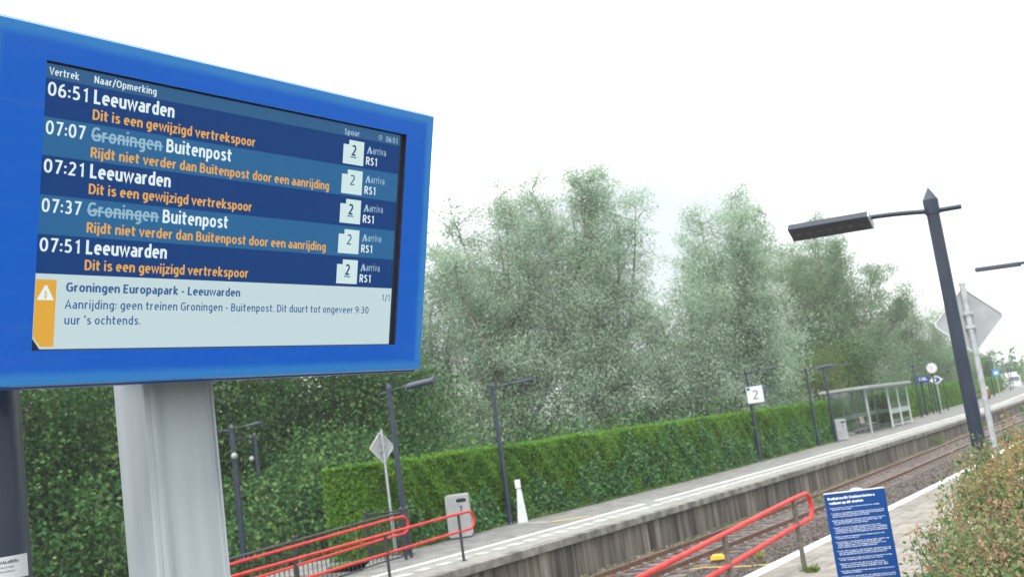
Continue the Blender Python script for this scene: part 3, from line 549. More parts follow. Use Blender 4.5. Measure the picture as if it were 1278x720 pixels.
# ---------------------------------------------------------------- signs on poles
def diamond(name, label, loc, rz, zc, half, pr_, H, ribs=False):
    """a square road sign standing on its corner, seen from the back; the plate's back faces local -Y"""
    t = thing(name, label, 'sign', loc, rz, None)
    mb = MB(); mb.tube([(0, -.05, 0), (0, -.05, 1.0)], pr_*1.35, 12); mb.tube([(0, -.05, 1.0), (0, -.05, H)], pr_, 12); mb.tube([(0, -.05, H), (0, -.05, H+.03)], pr_*1.1, 12); part('pole', mb, m_galv, t)
    c_ = .05; q = []
    for k in range(4):
        a = k*PI/2
        for s_ in (-1, 1): 
            ca, sa_ = math.cos(a), math.sin(a); px, pz = half-c_*.5, s_*c_*.5
            q.append((px*ca-pz*sa_, px*sa_+pz*ca))
    mb = MB(); mb.prism([(x, z+zc) for x, z in q], .0, .012, 0, axis='y'); pl_ = part('plate', mb, m_signback, t)
    mb = MB()
    q2 = [(x*1.0, z) for x, z in q]
    for i in range(8):
        (x0_, z0_), (x1_, z1_) = q2[i], q2[(i+1) % 8]; xi0, zi0, xi1, zi1 = x0_*.955, z0_*.955, x1_*.955, z1_*.955
        vs = [(x0_, -.012, z0_+zc), (x1_, -.012, z1_+zc), (xi1, -.012, zi1+zc), (xi0, -.012, zi0+zc), (x0_, .014, z0_+zc), (x1_, .014, z1_+zc), (xi1, .0, zi1+zc), (xi0, .0, zi0+zc)]
        mb.add(vs, [(3, 2, 1, 0), (0, 1, 5, 4), (2, 3, 7, 6)])
    part('folded_edge', mb, m_signw, pl_)
    mb = MB(); mb.prism([(x*.96, z*.96+zc) for x, z in q], .0125, .015, 0, axis='y'); part('face', mb, m_signw, pl_)
    mb = MB()
    for dz in (-.2, .2): mb.box((-.055, -.035, zc+dz*half-.02), (.055, -.005, zc+dz*half+.02)); mb.box((-pr_*1.3, -.05-pr_*1.3, zc+dz*half-.02), (pr_*1.3, -.02, zc+dz*half+.02))
    part('clamp', mb, m_galv, t)
    return t
diamond('diamond_sign', 'back of a large grey diamond sign on a galvanised pole behind the near lamp post', (-1.96, 13.9, 0), R(14), 2.97, .415, .035, 3.40)
diamond('diamond_sign', 'small diamond sign seen from behind at the left end of the hedge', (-16.6, 20.45, 0), R(80), 2.60, .40, .03, 3.0)
bl = MB()
# platform number sign on its lamp post
def number_sign(x, y, z, rz):
    t = thing('platform_sign', 'white platform number 2 sign with blue side fixed to a lamp post', 'sign', (x, y, z), rz)
    mb = MB(); mb.box((-.38, -.07, -.38), (.38, .07, .38)); c_ = part('box', mb, m_blue, t, bevel=.008)
    mb = MB(); mb.box((-.365, -.078, -.365), (.365, -.0715, .365)); fc = part('face', mb, m_signw, t)
    mb = MB(); mb.box((-.33, -.083, .20), (-.20, -.0785, .33)); part('blue_square', mb, m_blue, fc)
    o = text('number', '2', -.12, -.21, .25, .40, 0, m_text_dark, fc, -.003); o.matrix_local = Matrix(((1, 0, 0, 0), (0, 0, -1, -.0805), (0, 1, 0, 0), (0, 0, 0, 1)))
number_sign(-15.62, 45.45, 2.93, R(4))
mb = MB(); mb.prism([(x, z) for x, z in ((-.15, 0), (.15, 0), (.075, .95), (-.055, .95))], -.06, .06, 0, axis='y'); t = thing('tapered_post', 'white tapered plastic post with a small square head against the hedge', 'marker post', (-16.45, 26.2, 0), R(25))
part('body', mb, m_signw, t, bevel=.02); mb = MB(); mb.box((-.085, -.06, .97), (.075, .06, 1.22)); part('head', mb, m_signw, t, bevel=.02)
mb = MB(); mb.tube([(0, 0, .94), (0, 0, .98)], .04, 8); part('neck', mb, m_grey, t)

# ---------------------------------------------------------------- bins
def bin_(label, loc, rz):
    t = thing('litter_bin', label, 'litter bin', loc, rz, 'grey litter bins on the far platform'); w = .32; h = 1.14
    pts = [(-w+.03, 0.03), (w-.03, .03), (w, .1), (w-.01, h-.03), (w-.05, h), (-w+.05, h), (-w+.01, h-.03), (-w, .1)]
    mb = MB(); mb.prism(pts, -.24, .24, 0, axis='y'); part('body', mb, m_grey, t, bevel=.02)
    mb = MB(); mb.box((-w+.05, -.2, 0), (w-.05, .2, .03)); part('foot', mb, m_black, t)
    n = 20; r_ = []
    for k in range(n): a = 2*PI*k/n; r_.append(((.075+abs(math.cos(a))*.02)*math.copysign(abs(math.cos(a))**.6, math.cos(a))*1.5, .055*math.copysign(abs(math.sin(a))**.7, math.sin(a))))
    mb = MB(); mb.add([(.12+x, -.243, .98+z) for x, z in r_], [tuple(range(n))]); part('opening', mb, m_hub, t)
    mb = MB(); mb.add([(.12+x*1.22, -.2415, .98+z*1.25) for x, z in r_], [tuple(range(n))]); part('opening_rim', mb, m_galv, t)
    mb = MB(); mb.add([(.07, -.242, .78), (.13, -.242, .78), (.13, -.242, .84), (.07, -.242, .84)], [(0, 1, 2, 3)]); mb.add([(.085, -.242, .70), (.12, -.242, .70), (.12, -.242, .77), (.085, -.242, .77)], [(0, 1, 2, 3)]); part('pictogram', mb, m_black, t)
    return t
b1 = bin_('grey rounded litter bin beside the end of the red railing', (-16.62, 23.35, 0), R(30))
dup(b1, (-15.7, 58.3, 0), R(40), 'grey litter bin between the hedge end and the glass shelter')

# ---------------------------------------------------------------- red railings of the ramps
def railing(label, x, s0, s1, zf, top, low, rr, posts, slope, ret=False, pm=m_black, rt=.03, group='red tubular railings of the ramps'):
    t = thing('red_railing', label, 'railing', (x, s1, 0), 0, group)
    def z(s, h): return h-slope*max(0, s1-.6-s)
    lh = (top-low)/2; cz = (top+low)/2; n = 10
    up = [(0, s-s1, z(s, top)) for s in np.linspace(s0, s1-lh, 14)]; lo = [(0, s-s1, z(s, low)) for s in np.linspace(s0, s1-lh, 14)]
    bend = [(0, -lh+lh*math.sin(a)*1.0, cz+lh*math.cos(a)) for a in np.linspace(0, PI, n+2)[1:-1]]
    mb = MB(); mb.tube(up+bend+lo[::-1], rr, 10); part('handrail', mb, m_red, t)
    for s in posts:
        zb = zf(s); mb = MB(); mb.tube([(.0, s-s1, zb), (.0, s-s1, z(s, top)-.0)], rt, 10); mb.tube([(0, s-s1, zb), (0, s-s1, zb+.012)], rt*2.4, 12); p_ = part('post', mb, pm, t)
        mb = MB()
        for h in (top, low): mb.tube([(-rr*.4, s-s1+.12, z(s, h)-.10), (0, s-s1+.12, z(s, h))], .010, 6)
        part('rail_bracket', mb, m_galv, p_)
    return t
railing('red tubular railing on dark posts nearest the camera, right of centre', -4.75, 7.0, 15.40, lambda s: 0 if s > 13.9 else -(13.9-s)*.03, .98, .62, .031, [14.62, 11.9, 9.2], .034, pm=m_post, rt=.036)
railing('red railing on the far platform edge ending in front of the litter bin', -13.12, 9.0, 18.95, zp, .97, .61, .027, [18.4, 15.95, 13.5, 11.0], .028)
railing('red railing along the dark fence, its end passing in front of the lamp post', -15.3, 9.0, 19.45, zp, .98, .60, .027, [], .042)

# dark bar fence behind the ramp
fe = thing('bar_fence', 'dark bar fence along the far side of the ramp behind the red railing', 'fence', (-15.42, 19.4, 0))
def zfe(s): return -.042*max(0, 18.9-s)
mb = MB(); mb.tube([(0, s-19.4, 1.06+zfe(s)) for s in np.linspace(9, 19.4, 12)], .026, 8, rot=PI/4); part('top_rail', mb, m_black, fe)
mb = MB(); mb.tube([(0, s-19.4, .10+zfe(s)) for s in np.linspace(9, 19.4, 12)], .02, 8); part('bottom_rail', mb, m_black, fe)
mb = MB(); mb.tube([(0, 0, .13), (0, 0, 1.05)], .010, 6); bm_ = mb.mesh('bar', m_black)
s = 9.2
while s < 19.35: link('bar', bm_, fe, (0, s-19.4, zfe(s))); s += .135
mb = MB(); mb.tube([(0, 0, -.3), (0, 0, 1.13)], .035, 8); mb.lathe([(.05, 1.13), (.05, 1.16), (0, 1.19)], 8); pm_ = mb.mesh('fence_post', m_black)
for s in (10, 12.9, 15.9, 19.4): link('fence_post', pm_, fe, (0, s-19.4, zfe(s)))
# return panel of the fence and its mesh
f2 = thing('mesh_fence', 'short dark mesh fence panel standing against the left end of the hedge', 'fence', (-15.5, 19.6, 0), 0)
for dx in (0, -1.35): link('fence_post', pm_, f2, (dx, .1-dx*.1, -.02))
mb = MB(); mb.tube([(0, .1, 1.08), (-1.35, .235, 1.08)], .02, 8); mb.tube([(0, .1, .1), (-1.35, .235, .1)], .02, 8); part('frame', mb, m_black, f2)
mb = MB(); mb.tube([(0, 0, .1), (0, 0, 1.07)], .006, 4); w_ = mb.mesh('wire', m_black)
for k in range(1, 20): link('wire', w_, f2, (-1.35*k/20, .1+.135*k/20, 0))
mb = MB(); mb.tube([(-.04, 19.7-19.4-.3, 0), (-.1, -10.4, -.42)], .035, 6); q = part('kerb_rail', mb, m_grey, fe)

# ---------------------------------------------------------------- bicycles parked below the fence
def bicycle(label, loc, rz, mf):
    t = thing('bicycle', label, 'bicycle', loc, rz, 'bicycles parked behind the ramp fence')
    for x in (0, 1.08):
        mb = MB(); mb.tube([(x+.33*math.cos(a), 0, .34+.33*math.sin(a)) for a in np.linspace(0, 2*PI, 29)], .018, 6, 0, caps=False); w = part('wheel', mb, m_hub, t)
        mb = MB(); mb.tube([(x+.305*math.cos(a), 0, .34+.305*math.sin(a)) for a in np.linspace(0, 2*PI, 29)], .008, 5, 0, caps=False)
        for k in range(12): a = k*PI/6; mb.tube([(x, 0, .34), (x+.3*math.cos(a), 0, .34+.3*math.sin(a))], .002, 3)
        mb.tube([(x, -.04, .34), (x, .04, .34)], .025, 8); part('rim', mb, m_galv, w)
    mb = MB()
    for a, b in (((0, 0, .34), (.42, 0, .30)), ((0, 0, .34), (.30, 0, .78)), ((.42, 0, .30), (.28, 0, .92)), ((.42, 0, .30), (.93, 0, .82)), ((.30, 0, .78), (.92, 0, .88))): mb.tube([a, b], .016, 8)
    part('frame', mb, mf, t)
    mb = MB(); mb.tube([(1.08, 0, .34), (.92, 0, .86), (.90, 0, 1.02)], .016, 8); part('fork', mb, m_galv, t)
    mb = MB(); mb.tube([(.70, -.28, 1.05), (.82, -.27, 1.08), (.92, -.1, 1.07), (.92, .1, 1.07), (.82, .27, 1.08), (.70, .28, 1.05)], .013, 8); part('handlebar', mb, m_signw, t)
    mb = MB(); mb.lathe([(0, 0), (.05, .0), (.07, .05), (.0, .09)], 10, c=(1.02, 0, .88)); part('lamp', mb, m_signw, t)
    mb = MB(); mb.prism([(.12, .93), (.20, 1.0), (.44, .97), (.44, .93)], -.055, .055, 0, axis='y'); part('saddle', mb, m_hub, t, bevel=.02)
    mb = MB(); mb.tube([(.34*math.cos(a), 0, .36+.36*math.sin(a)) for a in np.linspace(.3, 2.9, 10)], .022, 6); part('mudguard', mb, m_signw, t)
    return t
bicycle('bicycle with pale handlebar parked behind the fence, nearer the display column', (-17.6, 15.2, -1.1), R(62), m_galv)
bicycle('bicycle with silver frame parked behind the fence, nearer the hedge', (-17.2, 16.3, -1.1), R(70), m_signw)

# ---------------------------------------------------------------- shelter
sh = thing('platform_shelter', 'glass and steel waiting shelter with flat grey roof on the far platform', 'shelter', (-16.4, 69.5, 0))
so_ = Vector(sh.location)
def L3(x, y, z): return (x-so_.x, y-so_.y, z)
mb = MB(); mb.box(L3(-17.95, 63.4, 2.62), L3(-15.05, 75.7, 2.78)); part('roof', mb, m_grey, sh, bevel=.03)
mb = MB(); mb.box(L3(-17.7, 63.7, 2.55), L3(-15.3, 75.4, 2.62)); part('ceiling_panel', mb, m_galv, sh)
def frame_panel(x0, y0, x1, y1, z0=.12, z1=2.55, r=.03, mid=1.0, band=False):
    d_ = Vector((x1-x0, y1-y0, 0)); 
    mb = MB(); mb.add([L3(x0, y0, z0), L3(x1, y1, z0), L3(x1, y1, z1), L3(x0, y0, z1)], [(0, 1, 2, 3)]); part('pane', mb, m_glass, sh)
    mb = MB(); mb.tube([L3(x0, y0, z0), L3(x1, y1, z0)], r*.8, 6); part('bottom_bar', mb, m_signw if band else m_galv, sh)
    if band:
        nn = d_.normalized().cross(Vector((0, 0, 1)))*.006
        for sg in (1, -1): pass
        mb = MB(); p0, p1 = Vector(L3(x0, y0, .85)), Vector(L3(x1, y1, 1.15)); mb.add([p0+nn, Vector((p1.x, p1.y, .85))+nn, p1+nn, Vector((p0.x, p0.y, 1.15))+nn], [(0, 1, 2, 3)]); part('frosted_band', mb, m_glass2, sh)
m_glass2 = mat('frosted_band', (.50, .60, .60), .5); m_glass2.node_tree.nodes['Principled BSDF'].inputs['Alpha'].default_value = .55
def post(x, y, m_=m_galv, r=.045):
    mb = MB(); mb.box(L3(x-r, y-r, 0), L3(x+r, y+r, 2.60)); part('post', mb, m_, sh)
for y in (64, 66.8, 69.6, 72.4, 75.2): post(-17.6, y)
for y0_, y1_ in ((64, 66.8), (66.8, 69.6), (69.6, 72.4), (72.4, 75.2)): frame_panel(-17.6, y0_, -17.6, y1_, band=True)
post(-15.4, 64); frame_panel(-17.6, 64, -16.4, 64)
for y in (69.6, 72.4, 75.3): post(-15.4, y, m_signw, .05)
frame_panel(-15.4, 69.6, -15.4, 72.4, band=True); frame_panel(-15.4, 72.4, -15.4, 75.3, band=True); frame_panel(-17.6, 75.3, -15.4, 75.3, band=True)
bn_ = thing('bench', 'pale slatted bench inside the glass shelter', 'bench', (-16.75, 68.4, 0)); 
for k in range(4): mb = MB(); mb.box((.02+k*.11, -1.1, .44), (.11+k*.11, 1.1, .47)); part('seat_slat', mb, mat('pale_wood', (.50, .46, .38), .7, col2=(.6, .56, .47), scale=6) if k == 0 else bn_.children[0].data.materials[0], bn_)
for k in range(4): mb = MB(); mb.box((-.04-k*.02, -1.1, .55+k*.11), (-.01-k*.02, -.1, .64+k*.11)); part('back_slat', mb, bn_.children[0].data.materials[0], bn_)
for y in (-.8, .8): mb = MB(); mb.box((.05, y-.03, 0), (.12, y+.03, .44)); mb.box((-.02, y-.03, .40), (.42, y+.03, .44)); part('leg', mb, m_galv, bn_)

# ---------------------------------------------------------------- clock, blue signs and far bits
t = thing('station_clock', 'round white station clock on a dark post beyond the shelter', 'clock', (-15.95, 88.9, 0), R(20))
mb = MB(); mb.tube([(0, 0, 0), (0, 0, 4.15)], .06, 10); part('post', mb, m_dark, t)
Mc = Matrix.Translation((.0, -.16, 3.62)) @ Matrix.Rotation(PI/2, 4, 'X')
mb = MB(); mb.prism([(.42*math.cos(2*PI*k/28), .42*math.sin(2*PI*k/28)) for k in range(28)], -.12, .0, 0, M=Mc); part('case', mb, m_grey, t)
mb = MB(); mb.disc(Mc @ Matrix.Translation((0, 0, .004)), .38, 28); fc = part('dial', mb, m_signw, t)
for a, l_, w_ in ((R(90-205), .22, .035), (R(90-306), .31, .025)):
    mb = MB(); mb.box((-.04, -w_/2, .006), (l_, w_/2, .010), 0, Mc @ Matrix.Rotation(a, 4, 'Z')); part('hand', mb, m_black, fc)
for k in range(12): mb = MB(); mb.box((.31, -.012, .005), (.36, .012, .008), 0, Mc @ Matrix.Rotation(k*PI/6, 4, 'Z')); part('hour_mark', mb, m_black, fc)
t = thing('station_name_sign', 'blue rectangular sign with pale lettering on two dark posts beside the clock', 'sign', (-16.9, 89.8, 0), R(28))
for x in (-.25, .35): mb = MB(); mb.tube([(x, 0, 0), (x, 0, 3.1)], .05, 8); part('post', mb, m_dark, t)
mb = MB(); mb.box((-.48, -.08, 2.62), (.48, .08, 3.08)); part('board', mb, m_blue, t, bevel=.01); mb = MB()
for k in range(2): mb.box((-.36, -.085, 2.92-k*.14), (.2+.1*k, -.081, 2.97-k*.14))
part('lettering', mb, m_text_white, t)
t = thing('arrow_sign', 'small white and blue diamond arrow sign on a thin grey pole beneath the clock', 'sign', (-16.25, 91.6, 0), R(25))
mb = MB(); mb.tube([(0, .04, 0), (0, .04, 2.95)], .045, 8); part('pole', mb, m_galv, t)
mb = MB(); mb.prism([(-.55, 2.67), (-.1, 2.36), (.12, 2.36), (.55, 2.67), (.12, 2.98), (-.1, 2.98)], -.02, 0, 0, axis='y'); part('plate', mb, m_signw, t)
mb = MB(); mb.prism([(-.17, 2.45), (.10, 2.45), (.36, 2.67), (.10, 2.89), (-.17, 2.89), (.03, 2.67)], -.026, -.021, 0, axis='y'); part('arrow', mb, m_blue, t)
for x, y, lab in ((-16.6, 87.4, 'thin dark post nearest the shelter in the group by the clock'), (-17.0, 93.5, 'thin dark post behind the arrow sign'), (-16.6, 96.5, 'thin dark post just right of the arrow sign pole')):
    mb = MB(); mb.tube([(0, 0, 0), (0, 0, 2.9)], .05, 8); mb.lathe([(.06, 2.9), (.06, 2.93), (0, 2.97)], 8); o = part('dark_post', mb, m_dark); o.location = (x, y, 0); tag(o, lab, 'post', 'thin dark posts by the clock')
t = thing('blue_sign', 'small square blue sign on a pale pole far along the hedge', 'sign', (-19.2, 150, 0), R(25))
mb = MB(); mb.tube([(0, .05, 0), (0, .05, 4.2)], .06, 8); part('pole', mb, m_galv, t); mb = MB(); mb.box((-.42, -.03, 2.4), (.42, .03, 3.2)); part('plate', mb, mat('light_blue', (.05, .22, .60), .5), t); mb = MB(); mb.box((-.2, -.034, 2.6), (.2, -.031, 2.9)); part('symbol', mb, m_text_white, t)
# scooter
t = thing('motor_scooter', 'red and black scooter parked on the far platform by the hedge', 'scooter', (-17.3, 121.9, 0), R(70))
for x in (0, 1.2): mb = MB(); mb.tube([(x+.2*math.cos(a), 0, .24+.2*math.sin(a)) for a in np.linspace(0, 2*PI, 17)], .055, 8, caps=False); mb.tube([(x, -.06, .24), (x, .06, .24)], .1, 10); part('wheel', mb, m_hub, t)
mb = MB(); mb.prism([(-.35, .62), (-.1, .42), (.3, .40), (.45, .28), (.85, .28), (.95, .45), (1.1, .95), (1.0, .98), (.80, .38), (.5, .38), (.42, .72), (-.3, .78)], -.16, .16, 0, axis='y'); part('body', mb, mat('scooter_red', (.45, .03, .03), .3, coat=.5), t, bevel=.03)
mb = MB(); mb.prism([(-.32, .79), (.4, .74), (.38, .84), (-.25, .90)], -.13, .13, 0, axis='y'); part('saddle', mb, m_hub, t, bevel=.03)
mb = MB(); mb.tube([(1.2, 0, .24), (1.02, 0, 1.0)], .03, 8); mb.tube([(.95, -.32, 1.06), (1.02, 0, 1.02), (.95, .32, 1.06)], .02, 8); part('handlebar', mb, m_hub, t)
mb = MB(); mb.prism([(-.2, 1.05), (.2, 1.05), (.15, 1.4), (-.15, 1.4)], 1.08, 1.10, 0, axis='x'); part('windshield', mb, m_signw, t)
# white lorry, far off
t = thing('lorry', 'white lorry far off at the end of the hedge', 'lorry', (-27.5, 236, -1.0), R(20))
mb = MB(); mb.box((-1.2, 0, .9), (1.2, 6.5, 3.7)); part('cargo_box', mb, m_signw, t, bevel=.05)
mb = MB(); mb.prism([(-2.2, .5), (-.1, .5), (-.1, 3.0), (-1.6, 3.0), (-2.2, 1.9)], -1.15, 1.15, 0, axis='x'); part('cab', mb, m_signw, t, bevel=.06)
mb = MB(); mb.add([(-1.0, -2.23, 1.92), (1.0, -2.23, 1.92), (1.0, -1.68, 2.85), (-1.0, -1.68, 2.85)], [(0, 1, 2, 3)]); part('windscreen', mb, m_black, t)
for x in (-1.1, 1.1):
    for y in (-1.3, 4.8): mb = MB(); mb.tube([(x-.13, y, .48), (x+.13, y, .48)], .48, 16); part('wheel', mb, m_hub, t)
# yellow cover and cable on the ballast
t = thing('track_cover', 'yellow rounded cover on the ballast beside the rail', 'cover', (-9.25, 22.6, -.93), R(20)); t.scale = (.68, .68, .68)
mb = MB(); mb.prism([(-.24, .06), (.24, .06), (.23, .17), (.14, .23), (-.16, .23), (-.24, .15)], -.11, .11, 0, axis='y'); part('hood', mb, mat('yellow_plastic', (.72, .42, .03), .45, col2=(.78, .50, .06), scale=6), t, bevel=.03)
mb = MB(); mb.box((-.06, -.08, -.04), (.16, .08, .06)); part('foot', mb, m_black, t)
mb = MB(); mb.tube([(-9.5+.28*k, 21.55+.02*k+.05*math.sin(k*1.7), -.915+.02*math.sin(k)) for k in range(9)], .018, 6); o = part('yellow_cable', mb, mat('cable_yellow', (.45, .33, .08), .7)); tag(o, 'thin yellow cable lying on the ballast below the yellow cover', 'cable')

# ---------------------------------------------------------------- plants
def in_poly_noise(p, f): return np.sin(p[:, 0]*f+1.3)*np.sin(p[:, 1]*f*.9+.7)*np.sin(p[:, 2]*f*1.1+2.1)
def tree(name, label, loc, H, Rr, n, m, mb_, group, th=.16, lsz=(.11, .18), asp=.45, style='willow', seed=1, lo=.24, nlead=9):
    n = int(n*(1.35 if style == 'willow' else 1.0)); rg = np.random.default_rng(seed); t = thing(name, label, 'tree', loc, 0, group); limbs = MB(); cl = []
    hs = H*th; top = Vector((rg.normal()*.3, rg.normal()*.3, H*.5)); r0 = H*.019
    trunk = MB(); trunk.tube([(0, 0, -.1), (top.x*.3, top.y*.3, hs), (top.x*.6, top.y*.6, H*.33), (top.x, top.y, H*.5), (top.x*1.2, top.y*1.2, H*.66), (top.x*1.2, top.y*1.1, H*.80)], [r0*1.25, r0, r0*.8, r0*.55, r0*.25, r0*.05], 8)
    part('trunk', trunk, mb_, t)
    for k in range(nlead):
        a = 2*PI*k/nlead+rg.uniform(-.5, .5); spread = Rr*(rg.uniform(.45, 1.0) if k else .15); hh = H*(.95-.26*(spread/Rr)**2)*rg.uniform(.90, 1.0)
        z0 = hs*.7+rg.uniform(0, .16)*H
        if style == 'round': hh = H*(.55+.45*math.sqrt(max(0, 1-(spread/Rr)**2)))*rg.uniform(.85, 1.0)
        pts = []
        for q in np.linspace(0, 1, 7):
            rr = spread*(q**.75); pts.append((math.cos(a)*rr+rg.normal()*.12*q*2, math.sin(a)*rr+rg.normal()*.12*q*2, z0+(hh-z0)*q))
        limbs.tube(pts, [r0*.5*(1-q*.88) for q in np.linspace(0, 1, 7)], 6)
        P = np.array(pts)
        for q in np.linspace(.12, 1, 17):
            c0 = np.array([np.interp(q*6, range(7), P[:, i]) for i in range(3)])
            ln = (Rr*.46)*(1.12-q)**.38+.42
            for j in range(4):
                b = rg.uniform(0, 2*PI); up_ = rg.uniform(.2, 1.0) if style == 'willow' else rg.uniform(-.25, .5)
                d = np.array([math.cos(b), math.sin(b), up_]); d /= np.linalg.norm(d); e_ = c0+d*ln*rg.uniform(.5, 1.15)
                for w in (.5, 1.0): cl.append((c0+(e_-c0)*w, .32+.24*rg.random()+.16*(1-q)))
                if j < 2: limbs.tube([tuple(c0), tuple(c0+(e_-c0)*.95)], [r0*.10, r0*.03], 3, caps=False)
    # low skirt
    for k in range(int(50*lo/.1)):
        a = rg.uniform(0, 2*PI); rr = Rr*rg.uniform(.3, 1.05); z = H*rg.uniform(.05, .46); cl.append((np.array([math.cos(a)*rr, math.sin(a)*rr, z]), .85*rg.uniform(.6, 1.2)))
    part('limbs', limbs, mb_, t)
    cc = np.array([c for c, _ in cl]); cr = np.array([r_ for _, r_ in cl]); pr_ = cr**1.3*rg.uniform(.35, 1.5, len(cr)); pr_ /= pr_.sum()
    idx = rg.choice(len(cl), n, p=pr_); off = rg.normal(size=(n, 3)); off *= (rg.uniform(0, 1, n)**.45/np.linalg.norm(off, axis=1))[:, None]
    P = cc[idx]+off*cr[idx][:, None]*np.array([1.25, 1.25, 1.1])*(1.5 if style == 'round' else 1.25)
    nr_ = off/(np.linalg.norm(off, axis=1)[:, None]+1e-6)+np.array([0, 0, .45]); nr_ = nr_[P[:, 2] > .1]; P = P[P[:, 2] > .1]
    leaves('crown', P, rg.uniform(*lsz, len(P)), asp, m, t, up=.5 if style == 'willow' else -.1, nrm=nr_)
    return t
WG = 'silvery willows behind the hedge'
zt0 = -1.1
for i, (x, y, H, r_, n, m, lab, kw) in enumerate([
    (-32.8, 53.6, 20.4, 5.3, 94000, m_willow, 'tall silvery willow left of the tallest one, behind the hedge', {}),
    (-27.9, 55.0, 21.2, 4.7, 88000, m_willow, 'tallest silvery willow at the middle of the row behind the hedge', {}),
    (-38.0, 51.0, 17.0, 4.8, 60000, m_willow, 'silvery willow just right of the display frame', {}),
    (-24.2, 60.0, 13.2, 3.8, 48000, m_willow, 'lower willow filling the dip between the two tallest willow crowns', {}),
    (-22.4, 65.5, 19.4, 4.5, 80000, m_willow, 'broad silvery willow above the platform number sign', {}),
    (-23.8, 88.8, 19.6, 5.2, 84000, m_willow2, 'silvery willow right behind the near lamp head', {}),
    (-24.2, 96.5, 18.0, 6.0, 90000, m_willow2, 'grey green willow left of the near lamp post', {}),
    (-23.8, 122, 14.2, 6.0, 66000, m_willow2, 'greener willow crown behind the near lamp post', {}),
    (-24.4, 144, 10.4, 5.6, 40000, m_willow2, 'small green willow at the right end of the willow row', {})]):
    tree('willow_tree', lab, (x, y, zt0), H, r_, n, m, m_wbark, WG, seed=i+3, **kw)
GT = 'dense green trees left of the hedge'
for i, (x, y, H, r_, n, m, lab) in enumerate([
    (-35.0, 21.5, 10.0, 4.4, 36000, m_maple, 'dense green tree just right of the dark post at the left edge'),
    (-36.5, 26.5, 11.0, 4.6, 40000, m_maple, 'dense green tree seen between the dark post and the aluminium column'),
    (-37.0, 31.5, 11.5, 4.4, 40000, m_maple, 'dense green tree hidden mostly behind the aluminium column'),
    (-35.0, 34.0, 11.5, 4.4, 42000, m_maple, 'dark green tree behind the double armed lamp post'),
    (-32.8, 36.3, 10.6, 4.2, 40000, m_maple, 'dark green tree under the lower right of the display'),
    (-30.8, 38.6, 8.8, 3.2, 28000, m_maple, 'green tree behind the small diamond sign and the end of the hedge'),
    (-29.6, 33.5, 5.2, 2.6, 22000, m_maple, 'low dark bush in front of the dense trees, left of the hedge end'),
    (-23.0, 86, 9.5, 3.6, 16000, m_maple, 'dark green tree among the willows above the shelter')]):
    tree('green_tree', lab, (x, y, zt0), H, r_, n, m, m_bark, GT, style='round', asp=.7, lsz=(.12, .21), seed=i+40, th=.12, lo=.22, nlead=9)
tree('light_green_tree', 'small yellowish green tree above the shelter roof', (-22.2, 81, zt0), 7.6, 2.6, 16000, m_lime, m_bark, None, style='round', asp=.6, seed=70, lo=.3)
tree('round_tree', 'dark rounded tree behind the far hedge, right of the near lamp post', (-26.5, 182, zt0), 8.2, 4.6, 16000, m_maple, m_bark, None, style='round', asp=.7, lsz=(.2, .34), seed=71, lo=.4)
tree('bushy_tree', 'green bushy tree above the station clock', (-23.8, 128, zt0), 9.0, 4.2, 20000, m_willow2, m_bark, None, style='round', asp=.6, lsz=(.18, .3), seed=72, lo=.4)
# dark undergrowth behind the hedge
n = 60000; s = rng.uniform(14, 60, n); u = rng.uniform(0, 1, n); x = np.interp(s, [14, 30, 60], [-37, -28, -22.5])+rng.normal(size=n)*1.6; z = -1.0+rng.uniform(0, 1, n)**1.2*(3.0+.8*np.sin(s*.9)+.5*np.sin(s*2.3))
tag(leaves('undergrowth', np.stack([x, s, z], 1), rng.uniform(.14, .26, n), .7, m_maple), 'dark undergrowth below the trees behind the hedge', 'undergrowth', kind='stuff')
n = 30000; s = rng.uniform(60, 150, n); x = np.interp(s, [60, 100, 150], [-25, -24.5, -25.5])+rng.normal(size=n)*1.0; z = -1.0+rng.uniform(0, 1, n)**1.2*(3.6+.8*np.sin(s*.5))
tag(leaves('undergrowth', np.stack([x, s, z], 1), rng.uniform(.2, .36, n), .7, m_maple), 'green undergrowth behind the shelter and the far hedge', 'undergrowth', kind='stuff')
n = 80000; s = rng.uniform(42, 72, n); x = np.interp(s, [42, 56, 72], [-38, -29.5, -23.5])+rng.normal(size=n)*1.3; z = -1.0+rng.uniform(0, 1, n)**1.1*(5.6+1.0*np.sin(s*.8)+.7*np.sin(s*2.1))
tag(leaves('willow_scrub', np.stack([x, s, z], 1), rng.uniform(.16, .28, n), .5, m_willow2, up=.4), 'pale green scrub filling the gaps below the silvery willows', 'scrub', kind='stuff')
# far wood on the horizon
P = []
for k in range(70):
    a = R(-8-52*k/70*1.0) if k < 45 else R(rng.uniform(-20, 60)); d_ = rng.uniform(280, 420); c0 = np.array([math.sin(a)*d_, math.cos(a)*d_, 0]); h_ = rng.uniform(5, 11)
    q = rng.normal(size=(2600, 3))*np.array([12, 12, h_*.30])+c0+np.array([0, 0, h_*.42-1]); P.append(q)
P = np.concatenate(P); P = P[P[:, 2] > -1.1]
tag(leaves('distant_wood', P, rng.uniform(.6, 1.3, len(P)), .8, m_maple), 'distant low wood along the horizon', 'wood', kind='stuff')

